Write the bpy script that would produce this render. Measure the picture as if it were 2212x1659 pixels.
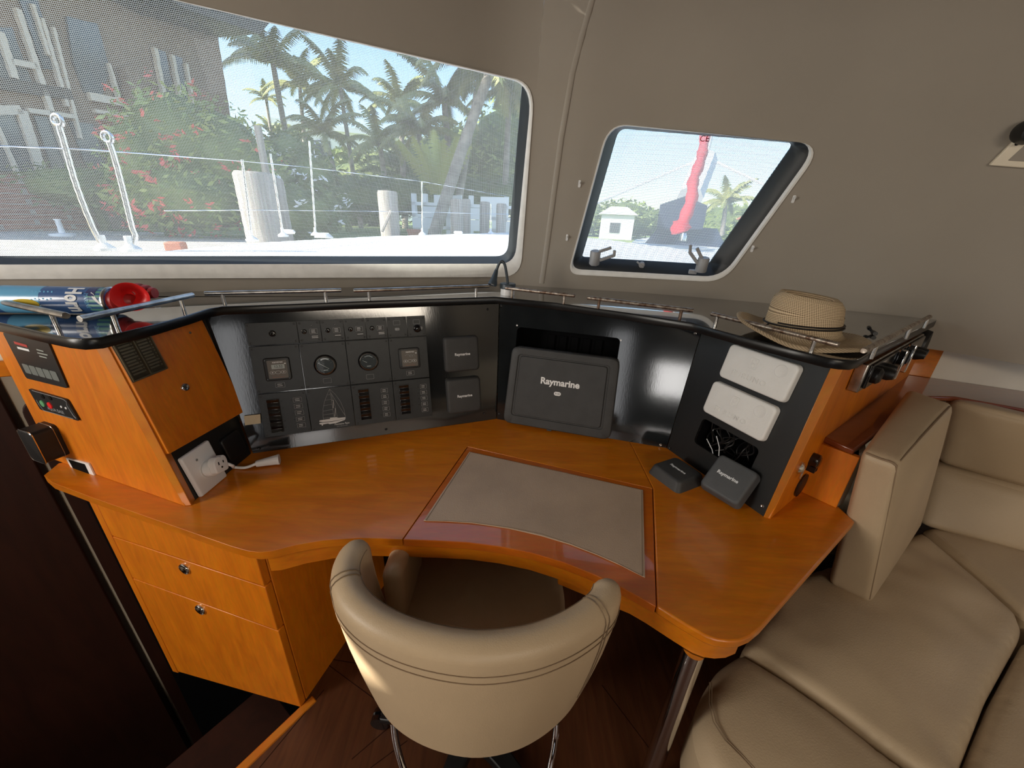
import bpy, bmesh, math, random
import numpy as np
from mathutils import Vector, Matrix, geometry, noise
random.seed(7)
SC = bpy.context.scene; COL = SC.collection
for o in list(bpy.data.objects): bpy.data.objects.remove(o)
R = math.radians
# ------------------------------------------------------------------ camera
FW, FH, FPX, CZ = 2212, 1659, 831.0, 1.47
_d = np.array([(1020-FW/2)/FPX, -(2760-FH/2)/FPX, 1.0]); _d /= np.linalg.norm(_d)
_up = -_d; _fw = np.array([0, 0, 1.0]); _Y = _fw-_up*(_fw@_up); _Y /= np.linalg.norm(_Y); _X = np.cross(_Y, _up)
if _X[0] < 0: _X = -_X
RM3 = np.array([_X, _Y, _up])                      # camera axes (right, up, forward) in world rows
CO = np.array([0, 0, CZ])
cam = bpy.data.cameras.new('camera'); camo = bpy.data.objects.new('camera', cam); COL.objects.link(camo)
cr, cu, cf = RM3@[1, 0, 0], RM3@[0, 1, 0], RM3@[0, 0, 1]
camo.matrix_world = Matrix(((cr[0], cu[0], -cf[0], 0), (cr[1], cu[1], -cf[1], 0), (cr[2], cu[2], -cf[2], CZ), (0, 0, 0, 1)))
cam.sensor_width = 36; cam.lens = FPX/FW*36; cam.clip_start = .02; cam.clip_end = 500
SC.camera = camo
SC.view_settings.view_transform = 'Standard'; SC.view_settings.look = 'None'
SC.view_settings.gamma = 1; SC.view_settings.exposure = 0.42; SC.view_settings.use_curve_mapping = False
# ------------------------------------------------------------------ sky, sun, interior lamps
W = bpy.data.worlds.new('sky'); SC.world = W; W.use_nodes = True
wn = W.node_tree.nodes; wl = W.node_tree.links; wn.clear()
sky = wn.new('ShaderNodeTexSky'); sky.sky_type = 'NISHITA'; sky.sun_disc = False
SUN = Vector((-.74, -.40, .55)).normalized()        # towards the sun: high, on the port side and a little astern
sky.sun_elevation = math.asin(SUN.z); sky.sun_rotation = math.atan2(SUN.x, SUN.y); sky.air_density = 1.0; sky.dust_density = .6
bg = wn.new('ShaderNodeBackground'); bg.inputs[1].default_value = .33
wo = wn.new('ShaderNodeOutputWorld'); wl.new(sky.outputs[0], bg.inputs[0]); wl.new(bg.outputs[0], wo.inputs[0])
sun = bpy.data.lights.new('sun', 'SUN'); sun.energy = 10.0; sun.angle = R(1.0); sun.color = (1, .93, .8)
so = bpy.data.objects.new('sun', sun); COL.objects.link(so); so.rotation_euler = (-SUN).to_track_quat('-Z', 'Y').to_euler()
def area(name, loc, to, w, h, power, col):
    l = bpy.data.lights.new(name, 'AREA'); l.shape = 'RECTANGLE'; l.size = w; l.size_y = h; l.energy = power; l.color = col
    o = bpy.data.objects.new(name, l); COL.objects.link(o); o.location = loc
    o.rotation_euler = (Vector(to)-Vector(loc)).to_track_quat('-Z', 'Z').to_euler(); return o
area('companionway_daylight', (.19, -2.40, 1.10), (.19, 1, 1.10), .42, .40, 3.6, (1, .98, .95))
area('companionway_left_leaf', (-.50, -2.42, 1.05), (-.50, 1, 1.05), .26, 1.2, 1.5, (.97, .98, 1))
area('aft_fill', (1.0, -2.35, 1.92), (.5, 1.0, .7), 1.5, .26, 15, (1, .88, .72))  # added fill lamp, raises the ambient light of the cabin from aft
area('port_fill', (-2.45, -.55, 1.62), (.9, .9, 1.0), 1.1, .45, 26, (1, .94, .85))  # added fill lamp to port, brightens the right fascia and right wall
# ------------------------------------------------------------------ projection helpers (used only to read plan positions off known planes)
def ray(x, y): return RM3@np.array([(x-FW/2)/FPX, -(y-FH/2)/FPX, 1.0])
def onz(x, y, z):
    r = ray(x, y); return Vector(CO+r*((z-CZ)/r[2]))
def onpl(x, y, p, n):
    r = ray(x, y); p = np.array(p); n = np.array(n); return Vector(CO+r*(((p-CO)@n)/(r@n)))
class F:                                            # a frame on a face: u across, v up, n towards the room
    def __init__(s, o, u, v, n): s.o, s.u, s.v, s.n = Vector(o), Vector(u).normalized(), Vector(v).normalized(), Vector(n).normalized()
    def p(s, a, b, c=0): return s.o+s.u*a+s.v*b+s.n*c
    def loc(s, x, y, off=0):
        q = onpl(x, y, s.p(0, 0, off), s.n)-s.o; return q.dot(s.u), q.dot(s.v)
    def at(s, a, b, c=0, rot=0):
        cs, sn = math.cos(rot), math.sin(rot); return F(s.p(a, b, c), s.u*cs+s.v*sn, s.v*cs-s.u*sn, s.n)
def lean(p0, p1, tilt=11, z=.75):
    a, b = onz(*p0, z), onz(*p1, z); u = (b-a).normalized(); nh = Vector((u.y, -u.x, 0)); t = R(tilt)
    n = nh*math.cos(t)+Vector((0, 0, 1))*math.sin(t); v = n.cross(u)
    if v.z < 0: v = -v
    f = F(a, u, v, n); f.L = (b-a).length; return f
ZF = lambda z, o=(0, 0), ang=0: F((o[0], o[1], z), (math.cos(ang), math.sin(ang), 0), (-math.sin(ang), math.cos(ang), 0), (0, 0, 1))
# ------------------------------------------------------------------ object helpers
def wmat(o):
    if o.parent is None: return o.matrix_basis.copy()
    return wmat(o.parent)@o.matrix_parent_inverse@o.matrix_basis
def tag(o, label=None, cat=None, group=None, kind=None):
    if label: o['label'] = label
    if cat: o['category'] = cat
    if group: o['group'] = group
    if kind: o['kind'] = kind
    return o
def thing(name, loc, label, cat, group=None):
    o = bpy.data.objects.new(name, None); COL.objects.link(o); o.location = loc; o.empty_display_size = .05
    return tag(o, label, cat, group)
def link(o, parent):
    COL.objects.link(o)
    if parent is not None:
        o.parent = parent; o.matrix_parent_inverse = wmat(parent).inverted()
    return o
def rr(w, h, r, n=4, cx=0, cy=0):                   # rounded rectangle outline, counter-clockwise
    out = []; r = min(r, w/2-1e-5, h/2-1e-5)
    for (sx, sy, a0) in ((1, 1, 0), (-1, 1, 90), (-1, -1, 180), (1, -1, 270)):
        for k in range(n+1):
            a = R(a0+90*k/n); out.append((cx+sx*(w/2-r)+r*math.cos(a), cy+sy*(h/2-r)+r*math.sin(a)))
    return out
def circ(r, n=20, cx=0, cy=0, ph=0): return [(cx+r*math.cos(2*math.pi*k/n+ph), cy+r*math.sin(2*math.pi*k/n+ph)) for k in range(n)]
def roundpoly(pts, rads, n=6):                      # round the corners of a 2D/3D polygon
    pts = [Vector(p) for p in pts]; out = []; m = len(pts)
    if not hasattr(rads, '__len__'): rads = [rads]*m
    for i in range(m):
        p, a, b = pts[i], pts[i-1], pts[(i+1) % m]; r = rads[i]
        if r <= 0: out.append(p); continue
        da, db = (a-p), (b-p); ta, tb = min(r, da.length*.49), min(r, db.length*.49)
        A, B = p+da.normalized()*ta, p+db.normalized()*tb
        for k in range(n+1):
            t = k/n; out.append(A*(1-t)**2+p*2*t*(1-t)+B*t*t)
    return out
def smooth(P, n=6):
    out = []; P = [Vector(p) for p in P]
    for i in range(len(P)-1):
        a, b, c, d = P[max(i-1, 0)], P[i], P[i+1], P[min(i+2, len(P)-1)]
        for k in range(n):
            x = k/n; out.append(.5*((2*b)+(c-a)*x+(2*a-5*b+4*c-d)*x*x+(a*-1+3*b-3*c+d)*x**3))
    return out+[P[-1]]
class MB:
    def __init__(s): s.v = []; s.f = []; s.m = []
    def add(s, vs, fs, mi=0):
        b = len(s.v); s.v += [Vector(x) for x in vs]; s.f += [tuple(b+i for i in f) for f in fs]; s.m += [mi]*len(fs); return s
    def box(s, f, a, b, c, mi=0):
        P = [f.p(x, y, z) for z in c for y in b for x in a]
        return s.add(P, [(0, 2, 3, 1), (4, 5, 7, 6), (0, 1, 5, 4), (2, 6, 7, 3), (0, 4, 6, 2), (1, 3, 7, 5)], mi)
    def prism(s, A, vec=None, B=None, mi=0, cap0=True, cap1=True):
        A = [Vector(p) for p in A]; n = len(A); B = [p+Vector(vec) for p in A] if B is None else [Vector(p) for p in B]
        fs = [(i, (i+1) % n, n+(i+1) % n, n+i) for i in range(n)]
        if cap0: fs.append(tuple(reversed(range(n))))
        if cap1: fs.append(tuple(range(n, 2*n)))
        return s.add(A+B, fs, mi)
    def plate(s, f, out, c0, c1, mi=0): return s.prism([f.p(a, b, c0) for a, b in out], B=[f.p(a, b, c1) for a, b in out], mi=mi)
    def dome(s, f, out, c0, c1, r, mi=0, n=3, taper=0):       # plate with rounded top edge; outline shrinks towards its centre
        cx = sum(a for a, b in out)/len(out); cy = sum(b for a, b in out)/len(out)
        hw = max(abs(a-cx) for a, b in out); hh = max(abs(b-cy) for a, b in out); L = []
        ks = [(c0, 0)]+[(c1-r+r*math.sin(R(90*k/n)), r*(1-math.cos(R(90*k/n)))) for k in range(n+1)]
        rings = []
        for c, ins in ks:
            ins += taper*(c-c0)
            rings.append([f.p(cx+(a-cx)*(1-ins/hw), cy+(b-cy)*(1-ins/hh), c) for a, b in out])
        return s.loft(rings, cap0=True, cap1=True, mi=mi)
    def loft(s, rings, closed=True, cap0=False, cap1=False, mi=0):
        n = len(rings[0]); vs = [p for r in rings for p in r]; fs = []
        for k in range(len(rings)-1):
            for i in range(n if closed else n-1):
                j = (i+1) % n; fs.append((k*n+i, k*n+j, (k+1)*n+j, (k+1)*n+i))
        if cap0: fs.append(tuple(reversed(range(n))))
        if cap1: fs.append(tuple((len(rings)-1)*n+i for i in range(n)))
        return s.add(vs, fs, mi)
    def tube(s, path, r, seg=8, cap=True, mi=0):
        path = [Vector(p) for p in path]; rings = []; up = None; m = len(path)
        for i, p in enumerate(path):
            t = (path[min(i+1, m-1)]-path[max(i-1, 0)])
            t = t.normalized() if t.length > 1e-9 else Vector((0, 0, 1))
            if up is None:
                up = t.cross(Vector((0, 0, 1)));
                if up.length < .05: up = t.cross(Vector((1, 0, 0)))
            up = (up-t*up.dot(t)).normalized(); w = t.cross(up); rad = r[i] if hasattr(r, '__len__') else r
            rings.append([p+(up*math.cos(2*math.pi*k/seg)+w*math.sin(2*math.pi*k/seg))*rad for k in range(seg)])
        return s.loft(rings, cap0=cap, cap1=cap, mi=mi)
    def lathe(s, f, prof, seg=24, mi=0, cap0=True, cap1=True, sx=1, sy=1):  # prof: (radius, height along n)
        rings = [[f.p(r*sx*math.cos(2*math.pi*k/seg), r*sy*math.sin(2*math.pi*k/seg), h) for k in range(seg)] for r, h in prof]
        return s.loft(rings, cap0=cap0, cap1=cap1, mi=mi)
    def build(s, name, mats, parent=None, bevel=0, seg=2, ang=40, sub=0, solid=0, label=None):
        if not hasattr(mats, '__len__'): mats = [mats]
        c = Vector((0, 0, 0))
        if s.v:
            lo = Vector([min(p[i] for p in s.v) for i in range(3)]); hi = Vector([max(p[i] for p in s.v) for i in range(3)])
            c = (lo+hi)/2; c.z = lo.z
        me = bpy.data.meshes.new(name); me.from_pydata([p-c for p in s.v], [], s.f)
        for m in mats: me.materials.append(m)
        for p, mi in zip(me.polygons, s.m): p.material_index = mi
        bm = bmesh.new(); bm.from_mesh(me); bmesh.ops.recalc_face_normals(bm, faces=bm.faces); bm.to_mesh(me); bm.free()
        me.shade_smooth(); me.set_sharp_from_angle(angle=R(ang)); me.update()
        o = bpy.data.objects.new(name, me); o.location = c; link(o, parent)
        if solid: md = o.modifiers.new('solid', 'SOLIDIFY'); md.thickness = abs(solid); md.offset = -1 if solid > 0 else 1
        if bevel:
            md = o.modifiers.new('bevel', 'BEVEL'); md.width = bevel; md.segments = seg; md.limit_method = 'ANGLE'; md.angle_limit = R(35); md.harden_normals = False
        if sub: md = o.modifiers.new('sub', 'SUBSURF'); md.levels = sub; md.render_levels = sub
        if label: o['label'] = label
        return o
def struct(mb, name, mat, **k):
    o = mb.build(name, mat, **k); o['kind'] = 'structure'; return o
def lettering(txt, f, size, mat, parent, name='lettering', bold=0, ext=.0004, align='CENTER', sx=1.0, label=None, shear=0, spacing=1):
    cu = bpy.data.curves.new(name, 'FONT'); cu.body = txt; cu.size = size; cu.extrude = ext; cu.offset = bold*size; cu.align_x = align; cu.align_y = 'CENTER'
    cu.resolution_u = 3; cu.shear = shear; cu.space_character = spacing; cu.space_line = .8
    t = bpy.data.objects.new(name, cu); COL.objects.link(t)
    me = bpy.data.meshes.new_from_object(t); COL.objects.unlink(t); bpy.data.objects.remove(t)
    M = Matrix.Identity(4)
    for i in range(3): M[i][0] = f.u[i]*sx; M[i][1] = f.v[i]; M[i][2] = f.n[i]; M[i][3] = f.o[i]
    me.transform(M); c = Vector(f.o); me.transform(Matrix.Translation(-c)); me.materials.clear(); me.materials.append(mat)
    o = bpy.data.objects.new(name, me); o.location = c; link(o, parent)
    if label: o['label'] = label
    return o
def copy_tree(o, parent=None):
    c = o.copy(); COL.objects.link(c)
    if parent is not None: c.parent = parent
    for ch in [x for x in bpy.data.objects if x.parent == o]: copy_tree(ch, c)
    return c
# ------------------------------------------------------------------ materials
def lin(r, g, b):
    f = lambda c: (c/255/12.92) if c <= 10 else ((c/255+.055)/1.055)**2.4
    return (f(r), f(g), f(b), 1)
def mat(name, col, rough=.5, metal=0, coat=0, spec=.5, bump=0, bscale=200, var=0, vscale=8, col2=None, trans=0, aniso=None, coatr=.08):
    m = bpy.data.materials.new(name); m.use_nodes = True; nt = m.node_tree; N = nt.nodes; L = nt.links; b = N['Principled BSDF']
    b.inputs['Base Color'].default_value = col; b.inputs['Roughness'].default_value = rough; b.inputs['Metallic'].default_value = metal
    b.inputs['Coat Weight'].default_value = coat; b.inputs['Coat Roughness'].default_value = coatr; b.inputs['Specular IOR Level'].default_value = spec
    tc = N.new('ShaderNodeTexCoord')
    if var:
        n = N.new('ShaderNodeTexNoise'); n.inputs['Scale'].default_value = vscale; n.inputs['Detail'].default_value = 6
        L.new(tc.outputs['Object'], n.inputs['Vector']); mx = N.new('ShaderNodeMix'); mx.data_type = 'RGBA'
        c2 = col2 or tuple(list(x*(1-var) for x in col[:3])+[1]); mx.inputs['A'].default_value = col; mx.inputs['B'].default_value = c2
        cr_ = N.new('ShaderNodeMapRange'); cr_.inputs['From Min'].default_value = .35; cr_.inputs['From Max'].default_value = .65
        L.new(n.outputs['Fac'], cr_.inputs['Value']); L.new(cr_.outputs[0], mx.inputs['Factor']); L.new(mx.outputs['Result'], b.inputs['Base Color'])
    if bump:
        n = N.new('ShaderNodeTexNoise'); n.inputs['Scale'].default_value = bscale; n.inputs['Detail'].default_value = 3
        if aniso:
            mp = N.new('ShaderNodeMapping'); mp.inputs['Scale'].default_value = aniso; L.new(tc.outputs['Object'], mp.inputs[0]); L.new(mp.outputs[0], n.inputs['Vector'])
        else: L.new(tc.outputs['Object'], n.inputs['Vector'])
        bp = N.new('ShaderNodeBump'); bp.inputs['Strength'].default_value = bump; bp.inputs['Distance'].default_value = .002
        L.new(n.outputs['Fac'], bp.inputs['Height']); L.new(bp.outputs[0], b.inputs['Normal'])
    return m
def wood(name, c1, c2, scale=(3, 22, 22), rot=(0, 0, 0), rough=.35, coat=.6, coatr=.08, streak=0.6):
    m = mat(name, c1, rough, coat=coat, coatr=coatr); nt = m.node_tree; N = nt.nodes; L = nt.links; b = N['Principled BSDF']
    tc = N.new('ShaderNodeTexCoord'); mp = N.new('ShaderNodeMapping'); mp.inputs['Scale'].default_value = scale; mp.inputs['Rotation'].default_value = rot
    L.new(tc.outputs['Object'], mp.inputs[0]); n = N.new('ShaderNodeTexNoise'); n.inputs['Scale'].default_value = 1.6; n.inputs['Detail'].default_value = 8; n.inputs['Distortion'].default_value = 1.2
    L.new(mp.outputs[0], n.inputs['Vector']); r = N.new('ShaderNodeValToRGB'); r.color_ramp.elements[0].position = .3; r.color_ramp.elements[1].position = .72
    r.color_ramp.elements[0].color = c2; r.color_ramp.elements[1].color = c1; L.new(n.outputs['Fac'], r.inputs[0])
    n2 = N.new('ShaderNodeTexNoise'); n2.inputs['Scale'].default_value = 9; n2.inputs['Detail'].default_value = 4; L.new(mp.outputs[0], n2.inputs['Vector'])
    mx = N.new('ShaderNodeMix'); mx.data_type = 'RGBA'; mx.blend_type = 'MULTIPLY'; mx.inputs['Factor'].default_value = streak*.5
    L.new(r.outputs[0], mx.inputs['A']); L.new(n2.outputs['Color'], mx.inputs['B'])
    hs = N.new('ShaderNodeHueSaturation'); hs.inputs['Saturation'].default_value = 1.0; L.new(mx.outputs['Result'], hs.inputs['Color'])
    L.new(hs.outputs[0], b.inputs['Base Color']); return m
def grey_mul(m): return m
M = {}
M['wood'] = wood('varnished_cherry_wood', (.78, .235, .006, 1), (.60, .155, .003, 1), (3, 16, 16), (0, 0, R(14)), coat=.35)
M['woodv'] = wood('varnished_cherry_upright', (.86, .245, .004, 1), (.66, .165, .002, 1), (16, 16, 3), rough=.45, coat=.15)
M['woodr'] = wood('varnished_cherry_lid', (.68, .16, .008, 1), (.55, .12, .005, 1), (3, 16, 16), (0, 0, R(14)), rough=.3, coat=.9, coatr=.04)
M['woodedge'] = wood('cherry_lipping', (.75, .26, .02, 1), (.62, .18, .012, 1), (4, 4, 4), rough=.35, coat=.4)
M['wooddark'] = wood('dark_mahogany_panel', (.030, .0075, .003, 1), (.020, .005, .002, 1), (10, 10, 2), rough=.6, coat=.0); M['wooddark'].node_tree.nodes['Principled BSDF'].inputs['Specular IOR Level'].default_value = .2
M['woodledge'] = wood('reddish_gloss_ledge', (.26, .058, .014, 1), (.20, .04, .01, 1), (3, 12, 12), rough=.3, coat=.9, coatr=.05)
M['floor'] = wood('teak_floorboards', (.12, .042, .016, 1), (.07, .022, .009, 1), (26, 2.5, 10), (0, 0, R(25)), rough=.4, coat=.3, coatr=.2)
M['floorh'] = wood('teak_floor_short_boards', (.16, .042, .013, 1), (.09, .022, .007, 1), (2.5, 26, 10), (0, 0, R(25)), rough=.4, coat=.3, coatr=.2)
M['liner'] = mat('cream_headliner', (.35, .31, .26, 1), .75, bump=.12, bscale=60, var=.06, vscale=3)
M['cream'] = mat('pale_cream_panel', (.84, .75, .60, 1), .6, var=.05)
M['flange'] = mat('off_white_window_flange', (.82, .80, .76, 1), .45, var=.10, vscale=30, bump=.1, bscale=300)
M['rubber'] = mat('black_window_gasket', (.018, .021, .024, 1), .5)
M['shelf'] = mat('gloss_black_laminate', (.012, .013, .014, 1), .12, coat=1, coatr=.03)
M['lip'] = mat('black_shelf_lip', (.006, .006, .0065, 1), .3, spec=.35)
M['blackpanel'] = mat('satin_black_panel', (.010, .0105, .0105, 1), .38, spec=.45, bump=.05, bscale=120)
M['greypanel'] = mat('satin_black_aluminium', (.012, .0145, .016, 1), .10, spec=1.0, metal=0, bump=.02, bscale=30, aniso=(9, 9, .5), var=.3, vscale=14)
M['module'] = mat('grey_switch_module', (.019, .022, .024, 1), .42, spec=.42, var=.2, vscale=40)
M['black'] = mat('matt_black_plastic', (.006, .006, .0065, 1), .45)
M['blackg'] = mat('gloss_black_plastic', (.004, .004, .005, 1), .15, coat=.5)
M['void'] = mat('black_recess_lining', (.0025, .0025, .003, 1), .9, spec=.1)
M['steel'] = mat('brushed_stainless_rail', (.62, .60, .57, 1), .28, metal=1, var=.45, vscale=35, bump=.3, bscale=90)
M['rusty'] = mat('tarnished_rail', (.50, .45, .39, 1), .38, metal=.85, var=.8, vscale=70, bump=.5, bscale=140, col2=(.16, .10, .07, 1))
M['rust'] = mat('rusty_brown_post', (.22, .14, .10, 1), .5, metal=.6, var=.6, vscale=90)
M['chrome'] = mat('polished_chrome', (.75, .75, .76, 1), .08, metal=1)
M['screw'] = mat('dark_screw', (.03, .03, .03, 1), .3, metal=.8)
M['leather'] = mat('cream_leather', (.55, .41, .26, 1), .42, spec=.4, bump=.22, bscale=420, var=.08, vscale=5)
M['leathers'] = mat('cream_sofa_leather', (.53, .405, .265, 1), .46, spec=.35, bump=.25, bscale=300, var=.10, vscale=4)
M['stitch'] = mat('brown_stitching', (.24, .165, .10, 1), .8)
M['pad'] = mat('taupe_leather_pad', (.52, .38, .27, 1), .5, bump=.3, bscale=350, var=.16, vscale=6)
M['cover'] = mat('grey_rubber_cover', (.052, .052, .052, 1), .55, spec=.35, bump=.2, bscale=300, var=.15, vscale=20)
M['cover2'] = mat('slate_grey_cover', (.085, .088, .092, 1), .55, spec=.35, bump=.15, bscale=300, var=.15, vscale=20)
M['whitec'] = mat('off_white_cover', (.82, .81, .78, 1), .45, bump=.2, bscale=200, var=.06, vscale=15)
M['white'] = mat('white_plastic', (.82, .81, .80, 1), .35)
M['ink'] = mat('white_print', (.75, .76, .77, 1), .5)
M['inkd'] = mat('grey_print', (.30, .31, .32, 1), .5)
M['greylatch'] = mat('grey_latch_plastic', (.36, .36, .37, 1), .4, var=.15, vscale=40)
M['brass'] = mat('aged_brass_relief', (.085, .06, .03, 1), .42, metal=.7, var=.4, vscale=60)
M['brasshi'] = mat('worn_brass_lettering', (.20, .15, .085, 1), .35, metal=.8)
M['tape'] = mat('yellowed_tape', (.62, .52, .36, 1), .7, var=.1, vscale=40)
M['red'] = mat('red_plastic', (.80, .02, .02, 1), .35)
M['redd'] = mat('dull_red_plastic', (.42, .03, .03, 1), .4)
M['green'] = mat('green_button', (.12, .35, .16, 1), .4)
M['lcd'] = mat('grey_lcd', (.36, .40, .37, 1), .35)
M['brownface'] = mat('taupe_instrument_face', (.12, .105, .085, 1), .45)
M['copper'] = mat('copper_print', (.30, .09, .04, 1), .4)
M['navy'] = mat('can_blue', (.035, .10, .27, 1), .3, coat=.4)
M['navyd'] = mat('can_navy', (.03, .035, .12, 1), .3, coat=.4)
M['sea'] = mat('can_sea_green', (.10, .28, .24, 1), .3, coat=.4)
M['skyb'] = mat('can_light_blue', (.12, .38, .62, 1), .3, coat=.4)
M['yellow'] = mat('can_yellow', (.62, .45, .04, 1), .35)
M['lampgrey'] = mat('slate_lamp_metal', (.05, .065, .078, 1), .4, metal=.2)
M['cord'] = mat('black_cord', (.012, .009, .008, 1), .5)
def strawmat():
    m = mat('woven_straw', (.45, .32, .19, 1), .7, spec=.25); nt = m.node_tree; N = nt.nodes; L = nt.links; b = N['Principled BSDF']
    tc = N.new('ShaderNodeTexCoord'); sp = N.new('ShaderNodeSeparateXYZ'); L.new(tc.outputs['UV'], sp.inputs[0])
    w = N.new('ShaderNodeTexWave'); w.inputs['Scale'].default_value = 1; w.inputs['Distortion'].default_value = 0; w.bands_direction = 'Y'
    mp = N.new('ShaderNodeMapping'); mp.inputs['Scale'].default_value = (190, 26, 1); L.new(tc.outputs['UV'], mp.inputs[0]); L.new(mp.outputs[0], w.inputs[0])
    w2 = N.new('ShaderNodeTexWave'); w2.inputs['Scale'].default_value = .35; w2.bands_direction = 'DIAGONAL'; L.new(mp.outputs[0], w2.inputs[0])
    mu = N.new('ShaderNodeMath'); mu.operation = 'MULTIPLY'; L.new(w.outputs['Fac'], mu.inputs[0]); mu.inputs[1].default_value = .62
    ad = N.new('ShaderNodeMath'); ad.operation = 'MULTIPLY_ADD'; L.new(w2.outputs['Fac'], ad.inputs[0]); ad.inputs[1].default_value = .38; L.new(mu.outputs[0], ad.inputs[2])
    r = N.new('ShaderNodeValToRGB'); r.color_ramp.elements[0].color = (.17, .105, .055, 1); r.color_ramp.elements[1].color = (.74, .58, .38, 1)
    r.color_ramp.elements[0].position = .12; r.color_ramp.elements[1].position = .7
    L.new(ad.outputs[0], r.inputs[0]); L.new(r.outputs[0], b.inputs['Base Color'])
    bp = N.new('ShaderNodeBump'); bp.inputs['Strength'].default_value = .6; bp.inputs['Distance'].default_value = .002; L.new(ad.outputs[0], bp.inputs['Height']); L.new(bp.outputs[0], b.inputs['Normal'])
    return m
M['straw'] = strawmat()
def meshmat(name, fac, scale):                      # sun-screen fabric outside the glass: pale threads with holes between
    m = bpy.data.materials.new(name); m.use_nodes = True; N = m.node_tree.nodes; L = m.node_tree.links; N.clear()
    out = N.new('ShaderNodeOutputMaterial'); mix = N.new('ShaderNodeMixShader'); tr = N.new('ShaderNodeBsdfTransparent')
    df = N.new('ShaderNodeBsdfDiffuse'); tl = N.new('ShaderNodeBsdfTranslucent'); a2 = N.new('ShaderNodeMixShader'); a2.inputs[0].default_value = .5
    df.inputs[0].default_value = tl.inputs[0].default_value = (.80, .765, .71, 1)
    L.new(df.outputs[0], a2.inputs[1]); L.new(tl.outputs[0], a2.inputs[2])
    tc = N.new('ShaderNodeTexCoord'); sx = N.new('ShaderNodeSeparateXYZ'); L.new(tc.outputs['UV'], sx.inputs[0]); last = []
    for ax in 'XY':
        mu = N.new('ShaderNodeMath'); mu.operation = 'MULTIPLY'; mu.inputs[1].default_value = scale; L.new(sx.outputs[ax], mu.inputs[0])
        fr = N.new('ShaderNodeMath'); fr.operation = 'FRACT'; L.new(mu.outputs[0], fr.inputs[0])
        lt = N.new('ShaderNodeMath'); lt.operation = 'LESS_THAN'; lt.inputs[1].default_value = fac; L.new(fr.outputs[0], lt.inputs[0]); last.append(lt)
    mxx = N.new('ShaderNodeMath'); mxx.operation = 'MAXIMUM'; L.new(last[0].outputs[0], mxx.inputs[0]); L.new(last[1].outputs[0], mxx.inputs[1])
    L.new(mxx.outputs[0], mix.inputs[0]); L.new(tr.outputs[0], mix.inputs[1]); L.new(a2.outputs[0], mix.inputs[2]); L.new(mix.outputs[0], out.inputs[0]); return m
def glassmat():
    m = bpy.data.materials.new('clear_glass'); m.use_nodes = True; N = m.node_tree.nodes; L = m.node_tree.links; N.clear()
    out = N.new('ShaderNodeOutputMaterial'); mix = N.new('ShaderNodeMixShader'); tr = N.new('ShaderNodeBsdfTransparent'); gl = N.new('ShaderNodeBsdfGlossy')
    gl.inputs['Roughness'].default_value = .02; mix.inputs[0].default_value = .002; tr.inputs[0].default_value = (.93, .96, .97, 1)
    L.new(tr.outputs[0], mix.inputs[1]); L.new(gl.outputs[0], mix.inputs[2]); L.new(mix.outputs[0], out.inputs[0]); return m
M['glass'] = glassmat(); M['mesh1'] = meshmat('pale_sunscreen_mesh', .22, 260); M['mesh2'] = meshmat('pale_sunscreen_mesh_small', .40, 260)
# ================================================================== THE SETTING
BASE = [(-2.6, .57), (-1.9, .89), (-1.16, 1.23), (-.55, 1.51), (-.2, 1.668), (-.06, 1.712), (.06, 1.705), (.2, 1.68), (.54, 1.645), (1.0, 1.53), (1.45, 1.365), (1.66, 1.2), (1.86, .93), (2.08, .4), (2.2, -.4), (2.2, -2.6)]
def _cr(pts, n=8):
    out = []; P = [Vector(p) for p in pts]
    for i in range(len(P)-1):
        p0, p1, p2, p3 = P[max(i-1, 0)], P[i], P[i+1], P[min(i+2, len(P)-1)]
        for k in range(n):
            t = k/n; out.append(.5*((2*p1)+(p2-p0)*t+(2*p0-5*p1+4*p2-p3)*t*t+(3*p1-p0-3*p2+p3)*t**3))
    out.append(P[-1]); return out
BP = _cr(BASE); BS = [0]
for i in range(1, len(BP)): BS.append(BS[-1]+(BP[i]-BP[i-1]).length)
def base(s):
    s = max(0, min(BS[-1]-1e-6, s)); i = max(0, next((k for k in range(1, len(BS)) if BS[k] >= s), 1)-1)
    t = (s-BS[i])/(BS[i+1]-BS[i]); return BP[i].lerp(BP[i+1], t)
def nrm(s):
    a, b = base(s-.38), base(s+.38); d = (b-a).normalized(); return Vector((d.y, -d.x))
LA, T0, RAD = R(12), .755, .28
def prof(t):                                        # inward offset, height above the shelf for distance t up the wall
    if t <= T0: return t*math.sin(LA), t*math.cos(LA)
    a = min((t-T0)/RAD, R(76)); g = T0*math.sin(LA)+RAD*(math.cos(LA)-math.cos(LA+a)); h = T0*math.cos(LA)+RAD*(math.sin(LA+a)-math.sin(LA)); e = (t-T0)-a*RAD
    return g+max(e, 0)*math.sin(LA+a), h+max(e, 0)*math.cos(LA+a)
def S(s, t, off=0):                                 # off > 0 goes outboard
    b, n = base(s), nrm(s); g, h = prof(t)
    nn = Vector((n.x*math.cos(LA), n.y*math.cos(LA), -math.sin(LA)))
    return Vector((b.x+n.x*g, b.y+n.y*g, 1.205+h))-nn*off
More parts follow.
